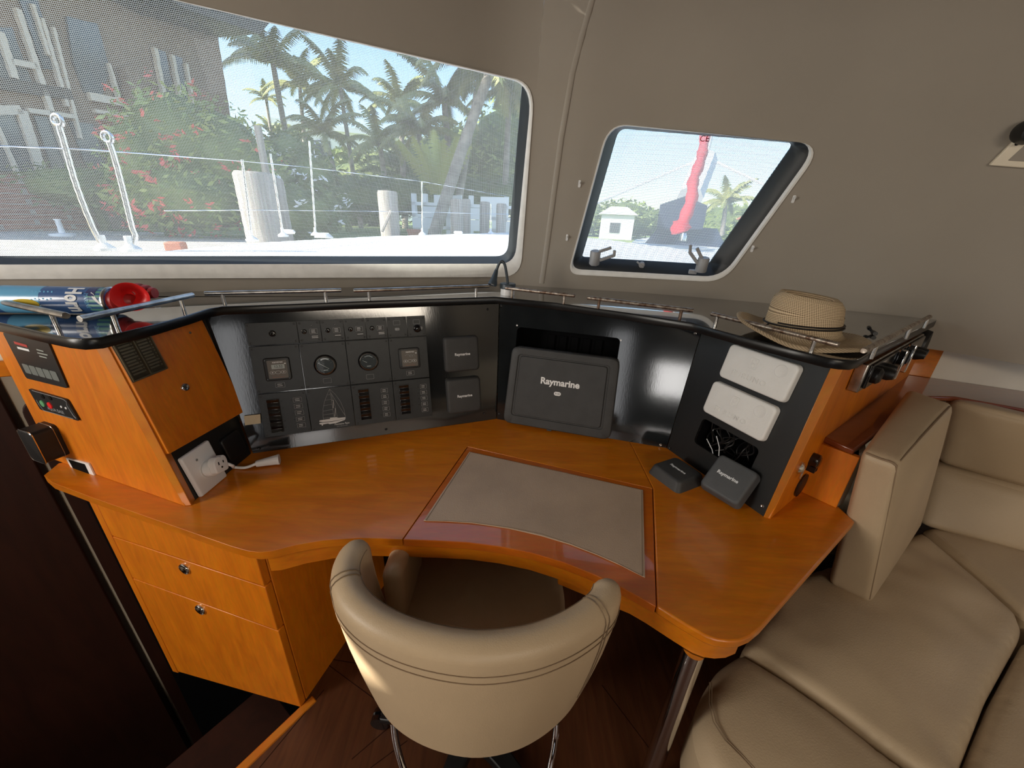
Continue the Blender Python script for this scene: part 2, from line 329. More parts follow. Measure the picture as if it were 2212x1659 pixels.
def hit(x, y, off=0, s0=2.5):                       # where the sight line of a photo point meets the wall
    r = Vector(ray(x, y)); o = Vector(CO); s, t = s0, .3; best = None
    for ss in range(0, 60):
        s_ = BS[-1]*ss/60; q = S(s_, .3, off); d = q-o; e = (d.x*r.y-d.y*r.x)
        if d.x*r.x+d.y*r.y > 0 and (best is None or abs(e) < best): best = abs(e); s = s_
    k = (S(s, .3, off)-o).length
    for _ in range(25):
        q = S(s, t, off); e = q-(o+r*k); h = 1e-4
        J = np.array([list((S(s+h, t, off)-q)/h), list((S(s, t+h, off)-q)/h), list(-r)]).T
        try: dx = np.linalg.solve(J, -np.array(list(e)))
        except Exception: break
        s += float(np.clip(dx[0], -.3, .3)); t += float(np.clip(dx[1], -.3, .3)); k += float(dx[2])
        if abs(dx[0])+abs(dx[1]) < 1e-6: break
    return s, t
SC_ = BS[8*5+6]                                      # arclength of the rounded cabin corner
def outline(pts, rads, off=0, dens=0.06):
    st = [Vector(hit(x, y, off)) for x, y in pts]; return roundpoly(st, rads, 7)
W1B = outline([(-420, 574), (1112, 572), (1150, 176), (340, -8), (-420, -190)], [.03, .07, .09, .0, .0])   # opening in the liner
W1A = outline([(-420, 604), (1124, 600), (1156, 172), (340, -9), (-420, -191)], [.03, .09, .09, .0, .0])
W1C = outline([(-420, 556), (1096, 556), (1131, 152), (340, -42), (-420, -225)], [.03, .05, .04, .0, .0], .055)
W2B = outline([(1233, 582), (1560, 600), (1770, 310), (1318, 268)], [.045, .07, .07, .07])
W2A = outline([(1226, 592), (1562, 610), (1780, 312), (1314, 264)], [.05, .075, .075, .075])
W2C = outline([(1257, 556), (1530, 573), (1716, 309), (1337, 277)], [.012, .012, .02, .03], .05)
def wall(name, s0, s1, t0, t1, holes, mat, ds=.07):
    vs, es = [], []; ns = max(2, int((s1-s0)/ds)); ntt = 26
    def inside(p, poly):
        c = False; m = len(poly)
        for i in range(m):
            a, b = poly[i], poly[i-1]
            if (a.y > p[1]) != (b.y > p[1]) and p[0] < (b.x-a.x)*(p[1]-a.y)/(b.y-a.y)+a.x: c = not c
        return c
    for i in range(ns+1):
        for j in range(ntt+1):
            p = (s0+(s1-s0)*i/ns, t0+(t1-t0)*j/ntt)
            if any(inside(p, h) for h in holes): continue
            vs.append(Vector(p))
    for h in holes:
        dn = []
        for i in range(len(h)):
            a, b = h[i], h[(i+1) % len(h)]; k = max(1, int((b-a).length/.08)); dn += [a.lerp(b, q/k) for q in range(k)]
        b0 = len(vs); vs += dn; es += [(b0+i, b0+(i+1) % len(dn)) for i in range(len(dn))]
    bd = [Vector((s0, t0)), Vector((s1, t0)), Vector((s1, t1)), Vector((s0, t1))]; b0 = len(vs); vs += bd; es += [(b0+i, b0+(i+1) % 4) for i in range(4)]
    v2, e2, f2, *_ = geometry.delaunay_2d_cdt([v.to_2d() for v in vs], es, [], 0, 1e-5)
    fs = []
    for f in f2:
        c = sum((v2[i] for i in f), Vector((0, 0)))/len(f)
        if not any(inside(c, h) for h in holes): fs.append(tuple(f))
    m = MB(); m.add([S(v.x, v.y) for v in v2], fs)
    c = m.build(name, mat, ang=60); c['kind'] = 'structure'; return c
TT = T0+RAD*R(76)+.25
def solidify_out(o):
    md = o.modifiers.new('solid', 'SOLIDIFY'); md.thickness = .012; md.offset = 0
wl_ = wall('wall_left', 0, SC_, -.03, TT, [W1A], M['liner']); wr_ = wall('wall_right', SC_, BS[-1], -.11, TT, [W2A], M['liner'])
# soft rounded joint between the two liner panels in the corner
j = MB(); jp = [hit(x, y) for x, y in [(1170, 612), (1183, 520), (1196, 420), (1212, 300), (1236, 160), (1262, 60), (1288, -30)]]
js = Vector(jp[0]); rings = []
for k in range(25):
    f_ = k/24*(len(jp)-1); i = min(int(f_), len(jp)-2); q = Vector(jp[i]).lerp(Vector(jp[i+1]), f_-i); wd = .011
    rings.append([S(q.x+wd*math.cos(a), q.y, -.0035*math.sin(a)) for a in [math.pi*w_/6 for w_ in range(7)]])
j.loft(rings, closed=False); struct(j, 'trim_1', M['liner'], ang=80)
def ringwin(n, A, B, C, dep, meshm, chars):
    fr = MB(); a = [S(p.x, p.y, .001) for p in A]; b = [S(p.x, p.y, .006) for p in B]; a2 = [S(p.x, p.y, -.004) for p in A]; b2 = [S(p.x, p.y, -.004) for p in [x*.5+y*.5 for x, y in zip(A, B)]]
    fr.loft([a, a2, b2, b]); w = struct(fr, 'window_%d' % n, M['flange'], ang=50)
    g = MB(); c = [S(p.x, p.y, dep) for p in C]; c0 = [S(p.x, p.y, dep+.012) for p in C]; b0 = [S(p.x, p.y, .03) for p in A]
    g.loft([b0, [S(p.x, p.y, .006) for p in A], b, c, c0]); gk = g.build('window_gasket', M['rubber'], w, ang=50)
    gl = MB(); gl.prism([S(p.x, p.y, dep+.003) for p in C], B=[S(p.x, p.y, dep+.008) for p in C]); gl.build('glass_pane', M['glass'], w)
    m = MB(); big = [(p-(sum(C, Vector((0, 0)))/len(C)))*1.04+(sum(C, Vector((0, 0)))/len(C)) for p in C]
    vs = [S(p.x, p.y, dep+.03) for p in big]; m.add(vs, [tuple(range(len(vs)))]); o = m.build('sunscreen_mesh', meshm, w)
    uv = o.data.uv_layers.new(name='UVMap')
    for lp in o.data.loops: uv.data[lp.index].uv = (big[lp.vertex_index].x, big[lp.vertex_index].y)
    return w
w1 = ringwin(1, W1A, W1B, W1C, .055, M['mesh1'], None)
w2 = ringwin(2, W2A, W2B, W2C, .05, M['mesh2'], None)
# ceiling with an unseen port-side opening added to throw the sun patch on the chair
PT = Vector((-.300, .512, .60)); k_ = (2.10-PT.z)/SUN.z; HX, HY = PT.x+SUN.x*k_, PT.y+SUN.y*k_
def holeplate(out, hole):
    n, k = len(out), len(hole); v2, e2, f2, *_ = geometry.delaunay_2d_cdt([Vector(p) for p in out+hole], [(i, (i+1) % n) for i in range(n)]+[(n+i, n+(i+1) % k) for i in range(k)], [], 1, 1e-6)
    hc = sum((Vector(p) for p in hole), Vector((0, 0)))/k; hr = max(abs(p[0]-hc.x) for p in hole), max(abs(p[1]-hc.y) for p in hole)
    return v2, [tuple(f) for f in f2 if not all(abs(v2[i].x-hc.x) <= hr[0]+1e-4 and abs(v2[i].y-hc.y) <= hr[1]+1e-4 for i in f)]
hx, hy = .085, .075; ol = [tuple(base(s_)+nrm(s_)*.33) for s_ in np.linspace(.1, hit(2212, 300)[0]+1.6, 40)]+[(2.25, -2.68), (-2.72, -2.68), (-2.72, .1)]
v2, f2 = holeplate(ol, [(HX-hx, HY-hy), (HX+hx, HY-hy), (HX+hx, HY+hy), (HX-hx, HY+hy)])
ce = MB(); ce.add([Vector((v.x, v.y, 2.15)) for v in v2], f2); struct(ce, 'ceiling', M['liner'], solid=-.012)
b_ = MB(); b_.box(ZF(0), (-2.75, 2.35), (-2.72, -2.66), (-1.0, 2.2)); struct(b_, 'wall_back', M['wooddark'])
b_ = MB(); b_.box(ZF(0), (-2.72, -2.66), (-2.66, .58), (-1.0, 2.2)); struct(b_, 'wall_port', M['cream'])
b_ = MB(); b_.box(ZF(0), (2.28, 2.34), (-2.66, 1.6), (-.1, 1.15)); struct(b_, 'wall_starboard', M['cream'])
# outer hull side below the liner (recess behind the ledge)
hp = [(-2.66, .60), (-1.9, .98), (-1.16, 1.33), (-.55, 1.61), (-.1, 1.80), (.3, 1.84), (.9, 1.80), (1.3, 1.70), (1.665, 1.545), (2.0, 1.40), (2.31, 1.15)]
h_ = MB(); rg = [[Vector((x, y, z)) for x, y in hp] for z in (-1.0, 0, .8, 1.15)]; h_.loft(rg, closed=False)
_q = []
for x, y in hp: _b = min(BP, key=lambda b: (b-Vector((x, y))).length); _o = (Vector((x, y))-_b).normalized()*.03; _q.append(Vector((_b.x+_o.x, _b.y+_o.y, 1.158)))
h_.loft([rg[-1], _q], closed=False); struct(h_, 'wall_hull', M['cream'], solid=-.02)
# floor: long boards ahead, short boards near, a lipping along the stair edge
ZFL = .09
fa, fb = onz(640, 1534, ZFL), onz(505, 1662, ZFL); fd = (fb-fa).normalized(); FE = F(fa, fd, Vector((-fd.y, fd.x, 0)), (0, 0, 1))
if FE.v.x < 0: FE = F(fa, fd, Vector((fd.y, -fd.x, 0)), (0, 0, 1))
fl = MB(); p0 = FE.p(-.35, .028); p1 = FE.p(3.4, .028)
poly = [FE.p(0, .028), p1, Vector((2.3, -2.66, ZFL)), Vector((2.3, 1.5, ZFL)), Vector((-.30, 1.75, ZFL)), Vector((-.62, 1.5, ZFL)), Vector((-.70, .95, ZFL)), Vector((-.63, .735, ZFL))]
fl.prism(poly, (0, 0, -.03)); struct(fl, 'floor', M['floor'])
n_ = MB(); n_.box(FE, (-.05, 3.3), (0, .028), (-.05, .002)); struct(n_, 'trim_2', M['woodedge'], bevel=.004)
rs = MB(); rs.box(FE, (-.35, 3.3), (.004, .02), (-1.0, -.05)); struct(rs, 'trim_3', M['wooddark'])
hf = MB(); hf.box(ZF(-.98), (-2.7, .6), (-2.66, 1.9), (-.02, 0)); struct(hf, 'floor_hull', M['wooddark'])
# plank seams in the floor boards
ps = MB()
for a, b in (((660, 1400), (1010, 1659)), ((700, 1490), (560, 1659)), ((880, 1600), (800, 1659)), ((690, 1420), (1180, 1500)), ((1300, 1480), (1420, 1640)), ((760, 1640), (900, 1520))):
    A, B = onz(*a, ZFL), onz(*b, ZFL); d = (B-A).normalized(); ps.box(F(A, d, (-d.y, d.x, 0), (0, 0, 1)), (0, (B-A).length), (-.001, .001), (-.004, .0006))
struct(ps, 'trim_4', M['wooddark'])
# ---- stairwell on the left
BKd = Vector((1.05, .48, 0)).normalized(); BK = F(onz(92, 1023, .75)*1.0+Vector((-.075, .135, 0)), BKd, (0, 0, 1), (BKd.y, -BKd.x, 0))
sc = MB(); sc.box(BK, (-.6, .35), (-1.75, .42), (-.03, 0)); struct(sc, 'wall_stairwell', M['cream'])
def onBK(x, y, off=0): return BK.loc(x, y, off)
d_ = MB(); x1, _ = onBK(92, 1023, .03); x2, _ = onBK(0, 852, .03)
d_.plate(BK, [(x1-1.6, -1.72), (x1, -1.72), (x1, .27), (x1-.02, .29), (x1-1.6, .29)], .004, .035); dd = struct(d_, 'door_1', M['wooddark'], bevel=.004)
d_ = MB(); a, b = onBK(30, 772, .02); a2, b2 = onBK(30, 806, .02); d_.box(BK, (x1-1.6, .34), (b2, b), (.036, .05)); struct(d_, 'trim_5', M['wood'], bevel=.003)
d_ = MB(); a, b = onBK(47, 882, .02); a0, b0 = onBK(72, 862, .02)
d_.plate(BK, roundpoly([(a, -1.7), (.4, -1.7), (.4, b0), (a, b0)], [0, 0, 0, .05]), .001, .03); struct(d_, 'trim_6', M['wooddark'], bevel=.004)
d_ = MB(); a3, b3 = onBK(104, 905, .03); d_.plate(BK, roundpoly([(a+.045, -1.7), (.4, -1.7), (.4, b0-.05), (a+.045, b0-.05)], [0, 0, 0, .03]), .0305, .034); struct(d_, 'gap_shade', M['void'])  # shade of the gap inside the frame, put in as a black sheet
# stairs going down to the hull: each tread is a thing
for k in range(4):
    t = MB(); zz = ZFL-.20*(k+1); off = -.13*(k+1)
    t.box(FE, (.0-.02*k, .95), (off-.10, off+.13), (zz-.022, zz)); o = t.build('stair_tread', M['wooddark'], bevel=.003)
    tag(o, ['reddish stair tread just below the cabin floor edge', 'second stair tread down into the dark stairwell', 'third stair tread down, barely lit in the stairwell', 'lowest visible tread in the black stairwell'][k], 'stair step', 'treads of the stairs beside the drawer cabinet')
# ================================================================== DESK
ZD = .75
dk = [onz(x, y, ZD) for x, y in [(95, 1027), (112, 1042), (200, 1075), (300, 1110), (400, 1145), (500, 1180), (535, 1190), (560, 1193), (585, 1191), (640, 1177), (700, 1167), (780, 1162), (870, 1165)]]
lidf = [onz(x, y, ZD) for x, y in [(870, 1165), (940, 1168), (1010, 1172), (1080, 1181), (1150, 1195), (1220, 1216), (1290, 1244), (1350, 1273), (1418, 1310)]]
dr = [onz(x, y, ZD) for x, y in [(1418, 1310), (1465, 1339), (1500, 1360), (1525, 1374), (1550, 1383), (1575, 1386), (1600, 1384), (1622, 1375), (1645, 1356), (1847, 1127)]]
LB0, LB1 = onz(1010, 965, ZD), onz(1410, 1056, ZD)
LL = lean((410, 1093), (545, 980)); LM = lean((545, 980), (1073, 905)); RM = lean((1073, 905), (1440, 968)); RR = lean((1440, 968), (1655, 1120))
b0, b1, b2, b3, b4 = LL.o, LM.o, RM.o, RR.o, RR.p(RR.L, 0)
desk = thing('chart_table', (0, 1.0, ZFL), 'varnished cherry chart table wrapped around the instrument console', 'desk')
ins = lambda A, B, d: (A+(B-A).normalized()*d)
TK = .022
def slab(pts, name, mt, parent, th=TK, bev=.004):
    m = MB(); m.prism(pts, (0, 0, -th)); return m.build(name, mt, parent, bevel=bev, seg=2)
gap = .0015
left = dk[:-1]+[dk[-1]+Vector((-gap, 0, 0)), LB0+Vector((-gap, gap, 0))]
deep = [Vector((.96, 1.05, ZD)), Vector((.75, 1.30, ZD)), Vector((0, 1.62, ZD)), Vector((-1.02, 1.10, ZD)), Vector((-1.33, .93, ZD))]
slab(left+[deep[2]+Vector((0, 0, 0)), deep[3], deep[4]], 'tabletop', M['wood'], desk, label=None) if False else None
tl = left+[LB0+Vector((0, .0, 0)), Vector((LB0.x, 1.60, ZD)), deep[3], deep[4]]
slab(tl, 'tabletop', M['wood'], desk)
slab([LB0+Vector((0, gap, 0)), LB1+Vector((0, gap, 0)), Vector((LB1.x, 1.35, ZD)), Vector((LB0.x, 1.60, ZD))], 'tabletop', M['wood'], desk, bev=.0008)
slab([dr[0]+Vector((gap, 0, 0))]+dr[1:]+[deep[0], deep[1], Vector((LB1.x, 1.35, ZD)), LB1+Vector((gap, gap, 0))], 'tabletop', M['wood'], desk)
lid = thing('desk_lid', (0, .9, ZD-TK), 'hinged chart table lid with taupe leather writing pad', 'lid')
slab([LB0+Vector((.001, 0, 0)), lidf[0]+Vector((.001, 0, 0))]+lidf[1:-1]+[lidf[-1]+Vector((-.001, 0, 0)), LB1+Vector((-.001, 0, 0))], 'lid_panel', M['woodr'], lid, bev=.0015)
pd = [onz(x, y, ZD) for x, y in [(1014, 977), (1389, 1060), (1393, 1249)]]+[onz(x, y, ZD) for x, y in [(1340, 1222), (1290, 1200), (1230, 1177), (1170, 1159), (1100, 1143), (1020, 1131), (960, 1127), (915, 1126)]]
m = MB(); m.prism(pd, (0, 0, .003)); m.build('writing_pad', M['pad'], lid, bevel=.001)
sm = MB(); q = [p+((sum(pd, Vector())/len(pd))-p).normalized()*.006+Vector((0, 0, .0032)) for p in pd]; sm.tube(q+[q[0]], .0006, 5); sm.build('pad_stitching', M['stitch'], lid)
# apron under the curved front edge
def inset(pts, d, c=Vector((.0, 1.2, 0))):
    out = []
    for p in pts:
        v = Vector((c.x-p.x, c.y-p.y, 0)).normalized(); out.append(Vector((p.x, p.y, 0))+v*d)
    return out
front = dk[7:]+lidf[1:]+dr[1:8]
fi = inset(front, .012); fo = inset(front, .032); m = MB()
z1, z0 = ZD-TK, ZD-.068
m.loft([[Vector((p.x, p.y, z1)) for p in fi], [Vector((p.x, p.y, z0)) for p in fi], [Vector((p.x, p.y, z0)) for p in fo], [Vector((p.x, p.y, z1)) for p in fo]], closed=False)
m.build('front_apron', M['wood'], desk, ang=40)
# under-desk tray (box of the lid compartment) and right end panel
m = MB(); c_ = [p+Vector((0, .05, 0)) for p in (lidf[5], lidf[-1]+Vector((0, .02, 0)), LB1, Vector((lidf[5].x, LB1.y, 0)))]
m.prism([Vector((p.x, p.y, ZD-TK-.002)) for p in c_], B=[Vector((p.x, p.y, ZD-.13)) for p in c_]); m.build('lid_compartment', M['wood'], desk, bevel=.002)
pl = onz(1504, 1390, .70); m = MB(); m.lathe(ZF(0, (pl.x, pl.y)), [(.021, ZFL), (.021, ZD-.07)], 20); m.build('chrome_leg', M['chrome'], desk, label='polished chrome tube leg under the rounded corner')
m = MB(); m.lathe(ZF(0, (pl.x, pl.y)), [(.045, ZFL), (.045, ZFL+.006), (.023, ZFL+.012)], 24); m.build('leg_flange', M['chrome'], desk)
m = MB(); m.box(ZF(ZFL), (-.66, .93), (1.17, 1.185), (0, ZD-TK-ZFL)); m.build('rear_panel', M['wooddark'], desk)
eb = onz(1782, 1255, .45); m = MB(); m.prism([Vector((.90, .99, ZD-TK)), Vector((.93, .91, ZD-TK)), Vector((.93, .91, .09)), Vector((.90, .99, .09))], (-.02, -.005, 0)); m.build('end_panel', M['woodr'], desk)
# ================================================================== DRAWER CABINET
A, B = onz(549, 1191, .72), onz(190, 1080, .72); du = (A-B).normalized(); DC = F((B.x, B.y, 0), du, (0, 0, 1), (du.y, -du.x, 0)); DW = (A-B).length
cab = thing('drawer_cabinet', (DC.p(DW/2, .0, -.2)), 'cherry drawer cabinet under the left end of the desk', 'cabinet')
m = MB(); zt = ZD-TK-.001
m.plate(DC, [(0, -.03), (DW, .085), (DW, zt), (0, zt)], -.46, -.022); m.build('carcass', M['woodv'], cab, bevel=.002)
for z0, z1, nm in ((.602, .724, 0), (.437, .598, 1), (-.02, .433, 2)):
    m = MB(); zb0 = z0 if nm < 2 else -.015; zb1 = z0 if nm < 2 else .088
    m.plate(DC, [(.03, zb0), (DW, zb1), (DW, z1), (.03, z1)], -.020, 0); dw = m.build('drawer', M['woodv'], cab, bevel=.002)
    kx, kz = [(.30, .715), DC.loc(400, 1228), DC.loc(434, 1316)][nm]
    if nm == 0: kx, kz = DC.loc(362, 1128)
    fk = DC.at(kx, kz); m = MB(); m.lathe(fk, [(.0175, 0), (.0175, .003), (.016, .005), (.0155, .003), (0.0005, .003)], 24, cap0=False, cap1=False); m.lathe(fk, [(.012, .002), (.012, .006), (.008, .008), (.0005, .0085)], 20)
    m.build('push_button_latch', M['chrome'], dw)
m = MB(); m.plate(DC, [(0.0, -.03), (.028, -.025), (.028, zt), (0, zt)], -.03, 0); m.build('face_stile', M['woodv'], cab, bevel=.002)
# ================================================================== CONSOLE
ZS0, ZS1 = 1.181, 1.205
V1 = (ZS0-ZD)/math.cos(R(11))
def seam(f1, f2, z):                                # where two leaning faces meet at height z
    n1, n2 = f1.n, f2.n; A = np.array([list(n1), list(n2), [0, 0, 1]]); b = np.array([n1.dot(f1.o), n2.dot(f2.o), z]); return Vector(np.linalg.solve(A, b))
T1, T2, T3 = seam(LL, LM, ZS0), seam(LM, RM, ZS0), seam(RM, RR, ZS0)
con = thing('instrument_console', (0, 1.3, ZD), 'raised navigation console of black panels and cherry side boards on the desk', 'console')
def facep(f, TL, TR, name, mt, th=.008, lo=0.0, hi=0.0, g=.0015):
    out = [(g, lo), (f.L-g, lo), ((TR-f.o).dot(f.u)-g, V1-hi), ((TL-f.o).dot(f.u)+g, V1-hi)]
    m = MB(); m.plate(f, out, -th, 0); return m.build(name, mt, con, bevel=.0012), out
# left-middle panel: greyish plate
pm, _ = facep(LM, T1, T2, 'electrical_fascia', M['greypanel'])
# middle panel with the chartplotter opening
def ringplate(f, out, hole, c0, c1, name, mt, parent):
    vs = [Vector(p) for p in out]+[Vector(p) for p in hole]; n = len(out); k = len(hole)
    es = [(i, (i+1) % n) for i in range(n)]+[(n+i, n+(i+1) % k) for i in range(k)]
    v2, e2, f2, *_ = geometry.delaunay_2d_cdt(vs, es, [], 0, 1e-6); hc = [Vector(p) for p in hole]
    def ins_(p):
        c = False
        for i in range(k):
            a, b = hc[i], hc[i-1]
            if (a.y > p.y) != (b.y > p.y) and p.x < (b.x-a.x)*(p.y-a.y)/(b.y-a.y)+a.x: c = not c
        return c
    fs = [tuple(q) for q in f2 if not ins_(sum((v2[i] for i in q), Vector((0, 0)))/len(q))]
    m = MB(); m.add([f.p(v.x, v.y, c1) for v in v2], fs); m.add([f.p(v.x, v.y, c0) for v in v2], fs)
    o3 = [f.p(a, b, c1) for a, b in out]; o4 = [f.p(a, b, c0) for a, b in out]; m.loft([o3, o4]); h3 = [f.p(a, b, c1) for a, b in hole]; h4 = [f.p(a, b, c0) for a, b in hole]; m.loft([h3, h4])
    return m.build(name, mt, parent, ang=30)
def fout(f, TL, TR, g=.0015): return [(g, 0), (f.L-g, 0), ((TR-f.o).dot(f.u)-g, V1), ((TL-f.o).dot(f.u)+g, V1)]
T4 = seam(RR, F(RR.p(RR.L, 0), (.8, .6, 0), (0, 0, 1), (.6, -.8, 0)), ZS0)
hole1 = rr(.368, .30, .015, 4, .232, .213); hole2 = rr(.195, .088, .014, 4, .182, .118)
p2 = ringplate(RM, fout(RM, T2, T3), hole1, -.008, 0, 'chartplotter_fascia', M['greypanel'], con)
p3 = ringplate(RR, [(.0015, 0), (RR.L-.008, 0), ((T4-RR.o).dot(RR.u)-.008, V1), ((T3-RR.o).dot(RR.u)+.0015, V1)], hole2, -.008, 0, 'instrument_fascia', M['blackpanel'], con)
for f, h in ((RM, hole1), (RR, hole2)):             # lined boxes behind the openings
    m = MB(); A = [f.p(a, b, -.009) for a, b in h]; B = [f.p(a, b, -.11) for a, b in h]; m.loft([A, B], cap1=True); m.build('recess_box', M['void'], con)
for k in range(5): m = MB(); m.box(RM, (.15+k*.045, .175+k*.045), (.27, .34), (-.108, -.10)); m.build('vent_slat', M['void'], con)
# left face: cupboard door, black lower part
m = MB(); out = [(.006, 0), (LL.L-.001, 0), ((T1-LL.o).dot(LL.u)-.001, V1), (.026, V1)]; m.plate(LL, out, -.012, -.004); m.build('recessed_backboard', M['blackpanel'], con)
door = MB(); door.plate(LL, [(.0125, .151), (.278, .134), (.2755-.0, V1-.002), (.0235, V1-.002)], -.0035, .012); dr_ = door.build('cupboard_door', M['woodv'], con, bevel=.0015)
lk = LL.at(*LL.loc(390, 838), .012); m = MB(); m.lathe(lk, [(.011, 0), (.011, .002), (.009, .0045), (.0055, .005), (.005, .0035), (.0003, .0035)], 24); m.build('door_lock', M['chrome'], dr_)
lk = LL.at(*LL.loc(402, 720), .012); m = MB(); m.lathe(lk, [(.0035, 0), (.003, .0015), (.0004, .002)], 12); m.build('brass_screw', M['brasshi'], dr_)
m = MB(); m.dome(LL, rr(.072, .075, .012, 4, .195, .062), -.004, .006, .004); m.build('blanking_box', M['black'], con)
# side boards: sloping front edge, run back to the hull
def board(P0, ang_dir, L, name, th, side, tilt=11):
    u = Vector(ang_dir).normalized(); f = F(P0, u, (0, 0, 1), (u.y, -u.x, 0)); return f
ls0 = onz(400, 1094, ZD); lsd = onz(130, 998, ZD)-ls0; LSF = F(ls0, -lsd, (0, 0, 1), (lsd.y, -lsd.x, 0))
if LSF.n.y > 0: LSF.n = -LSF.n
LW = lsd.length; off = (LSF.loc(205, 745)[0]-0.0)
m = MB(); m.plate(LSF, [(0, 0), (off, ZS0-ZD), (-LW-.03, ZS0-ZD), (-LW-.03, 0)], -.02, 0); sbl = m.build('side_board', M['woodv'], con, bevel=.002)
m = MB(); e0, e1 = LSF.p(-.004, 0, .0008), LSF.p(off-.004, ZS0-ZD, .0008); q0, q1 = LL.p(.002, 0, .0035), LL.p(.021, V1, .0035)
fe = F(e0, (q0-e0), (e1-e0), (q0-e0).cross(e1-e0)); wq = (q0-e0).length
m.add([e0, q0, q1, e1]+[p+Vector((-.01, .03, 0)) for p in (e0, q0, q1, e1)], [(0, 1, 2, 3), (4, 7, 6, 5), (0, 4, 5, 1), (1, 5, 6, 2), (2, 6, 7, 3), (3, 7, 4, 0)]); m.build('board_lipping', M['woodedge'], con, bevel=.0015)
rs0 = onz(1663, 1122, ZD); rsd = (onz(1728, 1062, ZD)-onz(1660, 1121, ZD)).normalized(); RSF = F(rs0, rsd, (0, 0, 1), (rsd.y, -rsd.x, 0))
offr = RSF.loc(1815, 812)[0]; RLEN = 1.16
m = MB(); m.plate(RSF, [(0, 0), (RLEN, 0), (RLEN, ZS0-ZD+.0), (offr, ZS0-ZD)], -.016, 0); sbr = m.build('side_board', M['woodv'], con, bevel=.002)
m = MB(); e0, e1 = RSF.p(.004, 0, .0008), RSF.p(offr+.004, ZS0-ZD, .0008); q0, q1 = RR.p(RR.L-.006, 0, .003), RR.p((T4-RR.o).dot(RR.u)-.006, V1, .003)
m.add([e0, q0, q1, e1]+[p+Vector((.02, .03, 0)) for p in (e0, q0, q1, e1)], [(0, 1, 2, 3), (4, 7, 6, 5), (0, 4, 5, 1), (1, 5, 6, 2), (2, 6, 7, 3), (3, 7, 4, 0)]); m.build('board_lipping', M['woodedge'], con, bevel=.0012)
# black shelf along the top
fr_px = [(-150, 640), (-120, 664), (-60, 683), (0, 697), (90, 718), (140, 728), (175, 732), (215, 729), (330, 702), (405, 681), (430, 673), (450, 667), (480, 662), (620, 657), (800, 650), (1070, 641), (1200, 654), (1350, 675), (1495, 697), (1515, 703), (1600, 726), (1700, 751), (1790, 773), (1820, 777), (1843, 778), (1860, 774), (1875, 764), (2022, 692)]
fr3 = [onz(x, y, ZS1) for x, y in fr_px]
bk = [base(s) for s in np.linspace(BS[8*12-10]*0+hit(2000, 688)[0]+.02, .45, 44)]
bk3 = [Vector((p.x, p.y, ZS1))+Vector((-nrm_.x, -nrm_.y, 0))*.02 for p, nrm_ in [(base(s), nrm(s)) for s in np.linspace(hit(2000, 688)[0]+.04, min(BS, key=lambda q: abs(base(q).x+1.62)), 44)]]
m = MB(); pts = fr3+bk3; m.prism(pts, (0, 0, -(ZS1-ZS0)*.0-.006)); sh = m.build('shelf_top', M['shelf'], con, bevel=.002)
m = MB(); ctr = Vector((0, 1.6, 0))
def off_in(pts, d):
    out = []
    for i, p in enumerate(pts):
        a, b = pts[max(i-1, 0)], pts[min(i+1, len(pts)-1)]; t = (b-a).normalized(); n = Vector((-t.y, t.x, 0)); out.append(p+n*d)
    return out
inn = off_in(fr3, .022); outl = off_in(fr3, -.0015)
zz = lambda P, z: [Vector((p.x, p.y, z)) for p in P]
m.loft([zz(fr3, ZS1-.0015), zz(outl, ZS1-.004), zz(outl, ZS0+.003), zz(fr3, ZS0), zz(inn, ZS0), zz(inn, ZS1-.007)], closed=False); m.build('shelf_lip', M['lip'], con, ang=50)
# fiddle rails: two ends in photo pixels (rail centre height above the shelf) and two posts
def rail(pa, pb, posts, mt, mp, h=.032, r=.0062, hand=False, ext=0):
    A, B = onz(*pa, ZS1+h), onz(*pb, ZS1+h); m = MB(); m.tube([A, A.lerp(B, .5), B], r, 12)
    o = m.build('fiddle_rail', mt, con, bevel=.0008)
    d = (B-A).normalized()
    for q in posts:
        p = onz(*q, ZS1); t = (p-A).dot(d); t = max(.01, min((B-A).length-.01, t)); c = A+d*t; m = MB(); m.lathe(ZF(ZS1, (c.x, c.y)), [(.0048, 0), (.0048, h-.002)], 12); m.build('rail_post', mp, o)
rail((-75, 635), (143, 682), [(125, 705)], M['steel'], M['steel'], r=.0074)
rail((172, 689), (416, 637), [(222, 702), (394, 668)], M['steel'], M['steel'], r=.0074)
rail((442, 634), (737, 627), [(488, 655), (705, 650)], M['steel'], M['steel'])
rail((764, 628), (1056, 618), [(797, 646), (1030, 639)], M['steel'], M['steel'])
rail((1092, 622), (1242, 639), [(1110, 641), (1220, 655)], M['rusty'], M['rusty'])
rail((1269, 643), (1498, 671), [(1292, 667), (1468, 690)], M['rusty'], M['rust'])
rail((1537, 678), (1812, 745), [(1562, 702), (1762, 758)], M['rusty'], M['steel'])
rail((1865, 758), (2008, 684), [(1868, 772), (1945, 730), (1990, 703)], M['rusty'], M['steel'], h=.036)
# fascia screws
def screw(f, a, b, par, r=.0045, c=0, mt=None):
    m = MB(); q = f.at(a, b, c); m.lathe(q, [(r, 0), (r, .0012), (r*.75, .002), (r*.35, .0012), (r*.02, .001)], 12); m.build('screw', mt or M['screw'], par)
for (x, y) in ((560, 968), (834, 927), (1045, 893), (1053, 668)): screw(LM, *LM.loc(x, y), pm)
for (x, y) in ((1083, 661), (1078, 893), (1502, 720), (1427, 961)): screw(RM, *RM.loc(x, y), p2, mt=M['steel'] if x > 1100 else None)
for (x, y) in ((1117, 703), (1341, 735)): screw(RM, *RM.loc(x, y), p2, r=.0032, mt=M['white'])
for (x, y) in ((1448, 968), (1647, 1093)): screw(RR, *RR.loc(x, y), p3, mt=M['steel'] if x > 1500 else None)
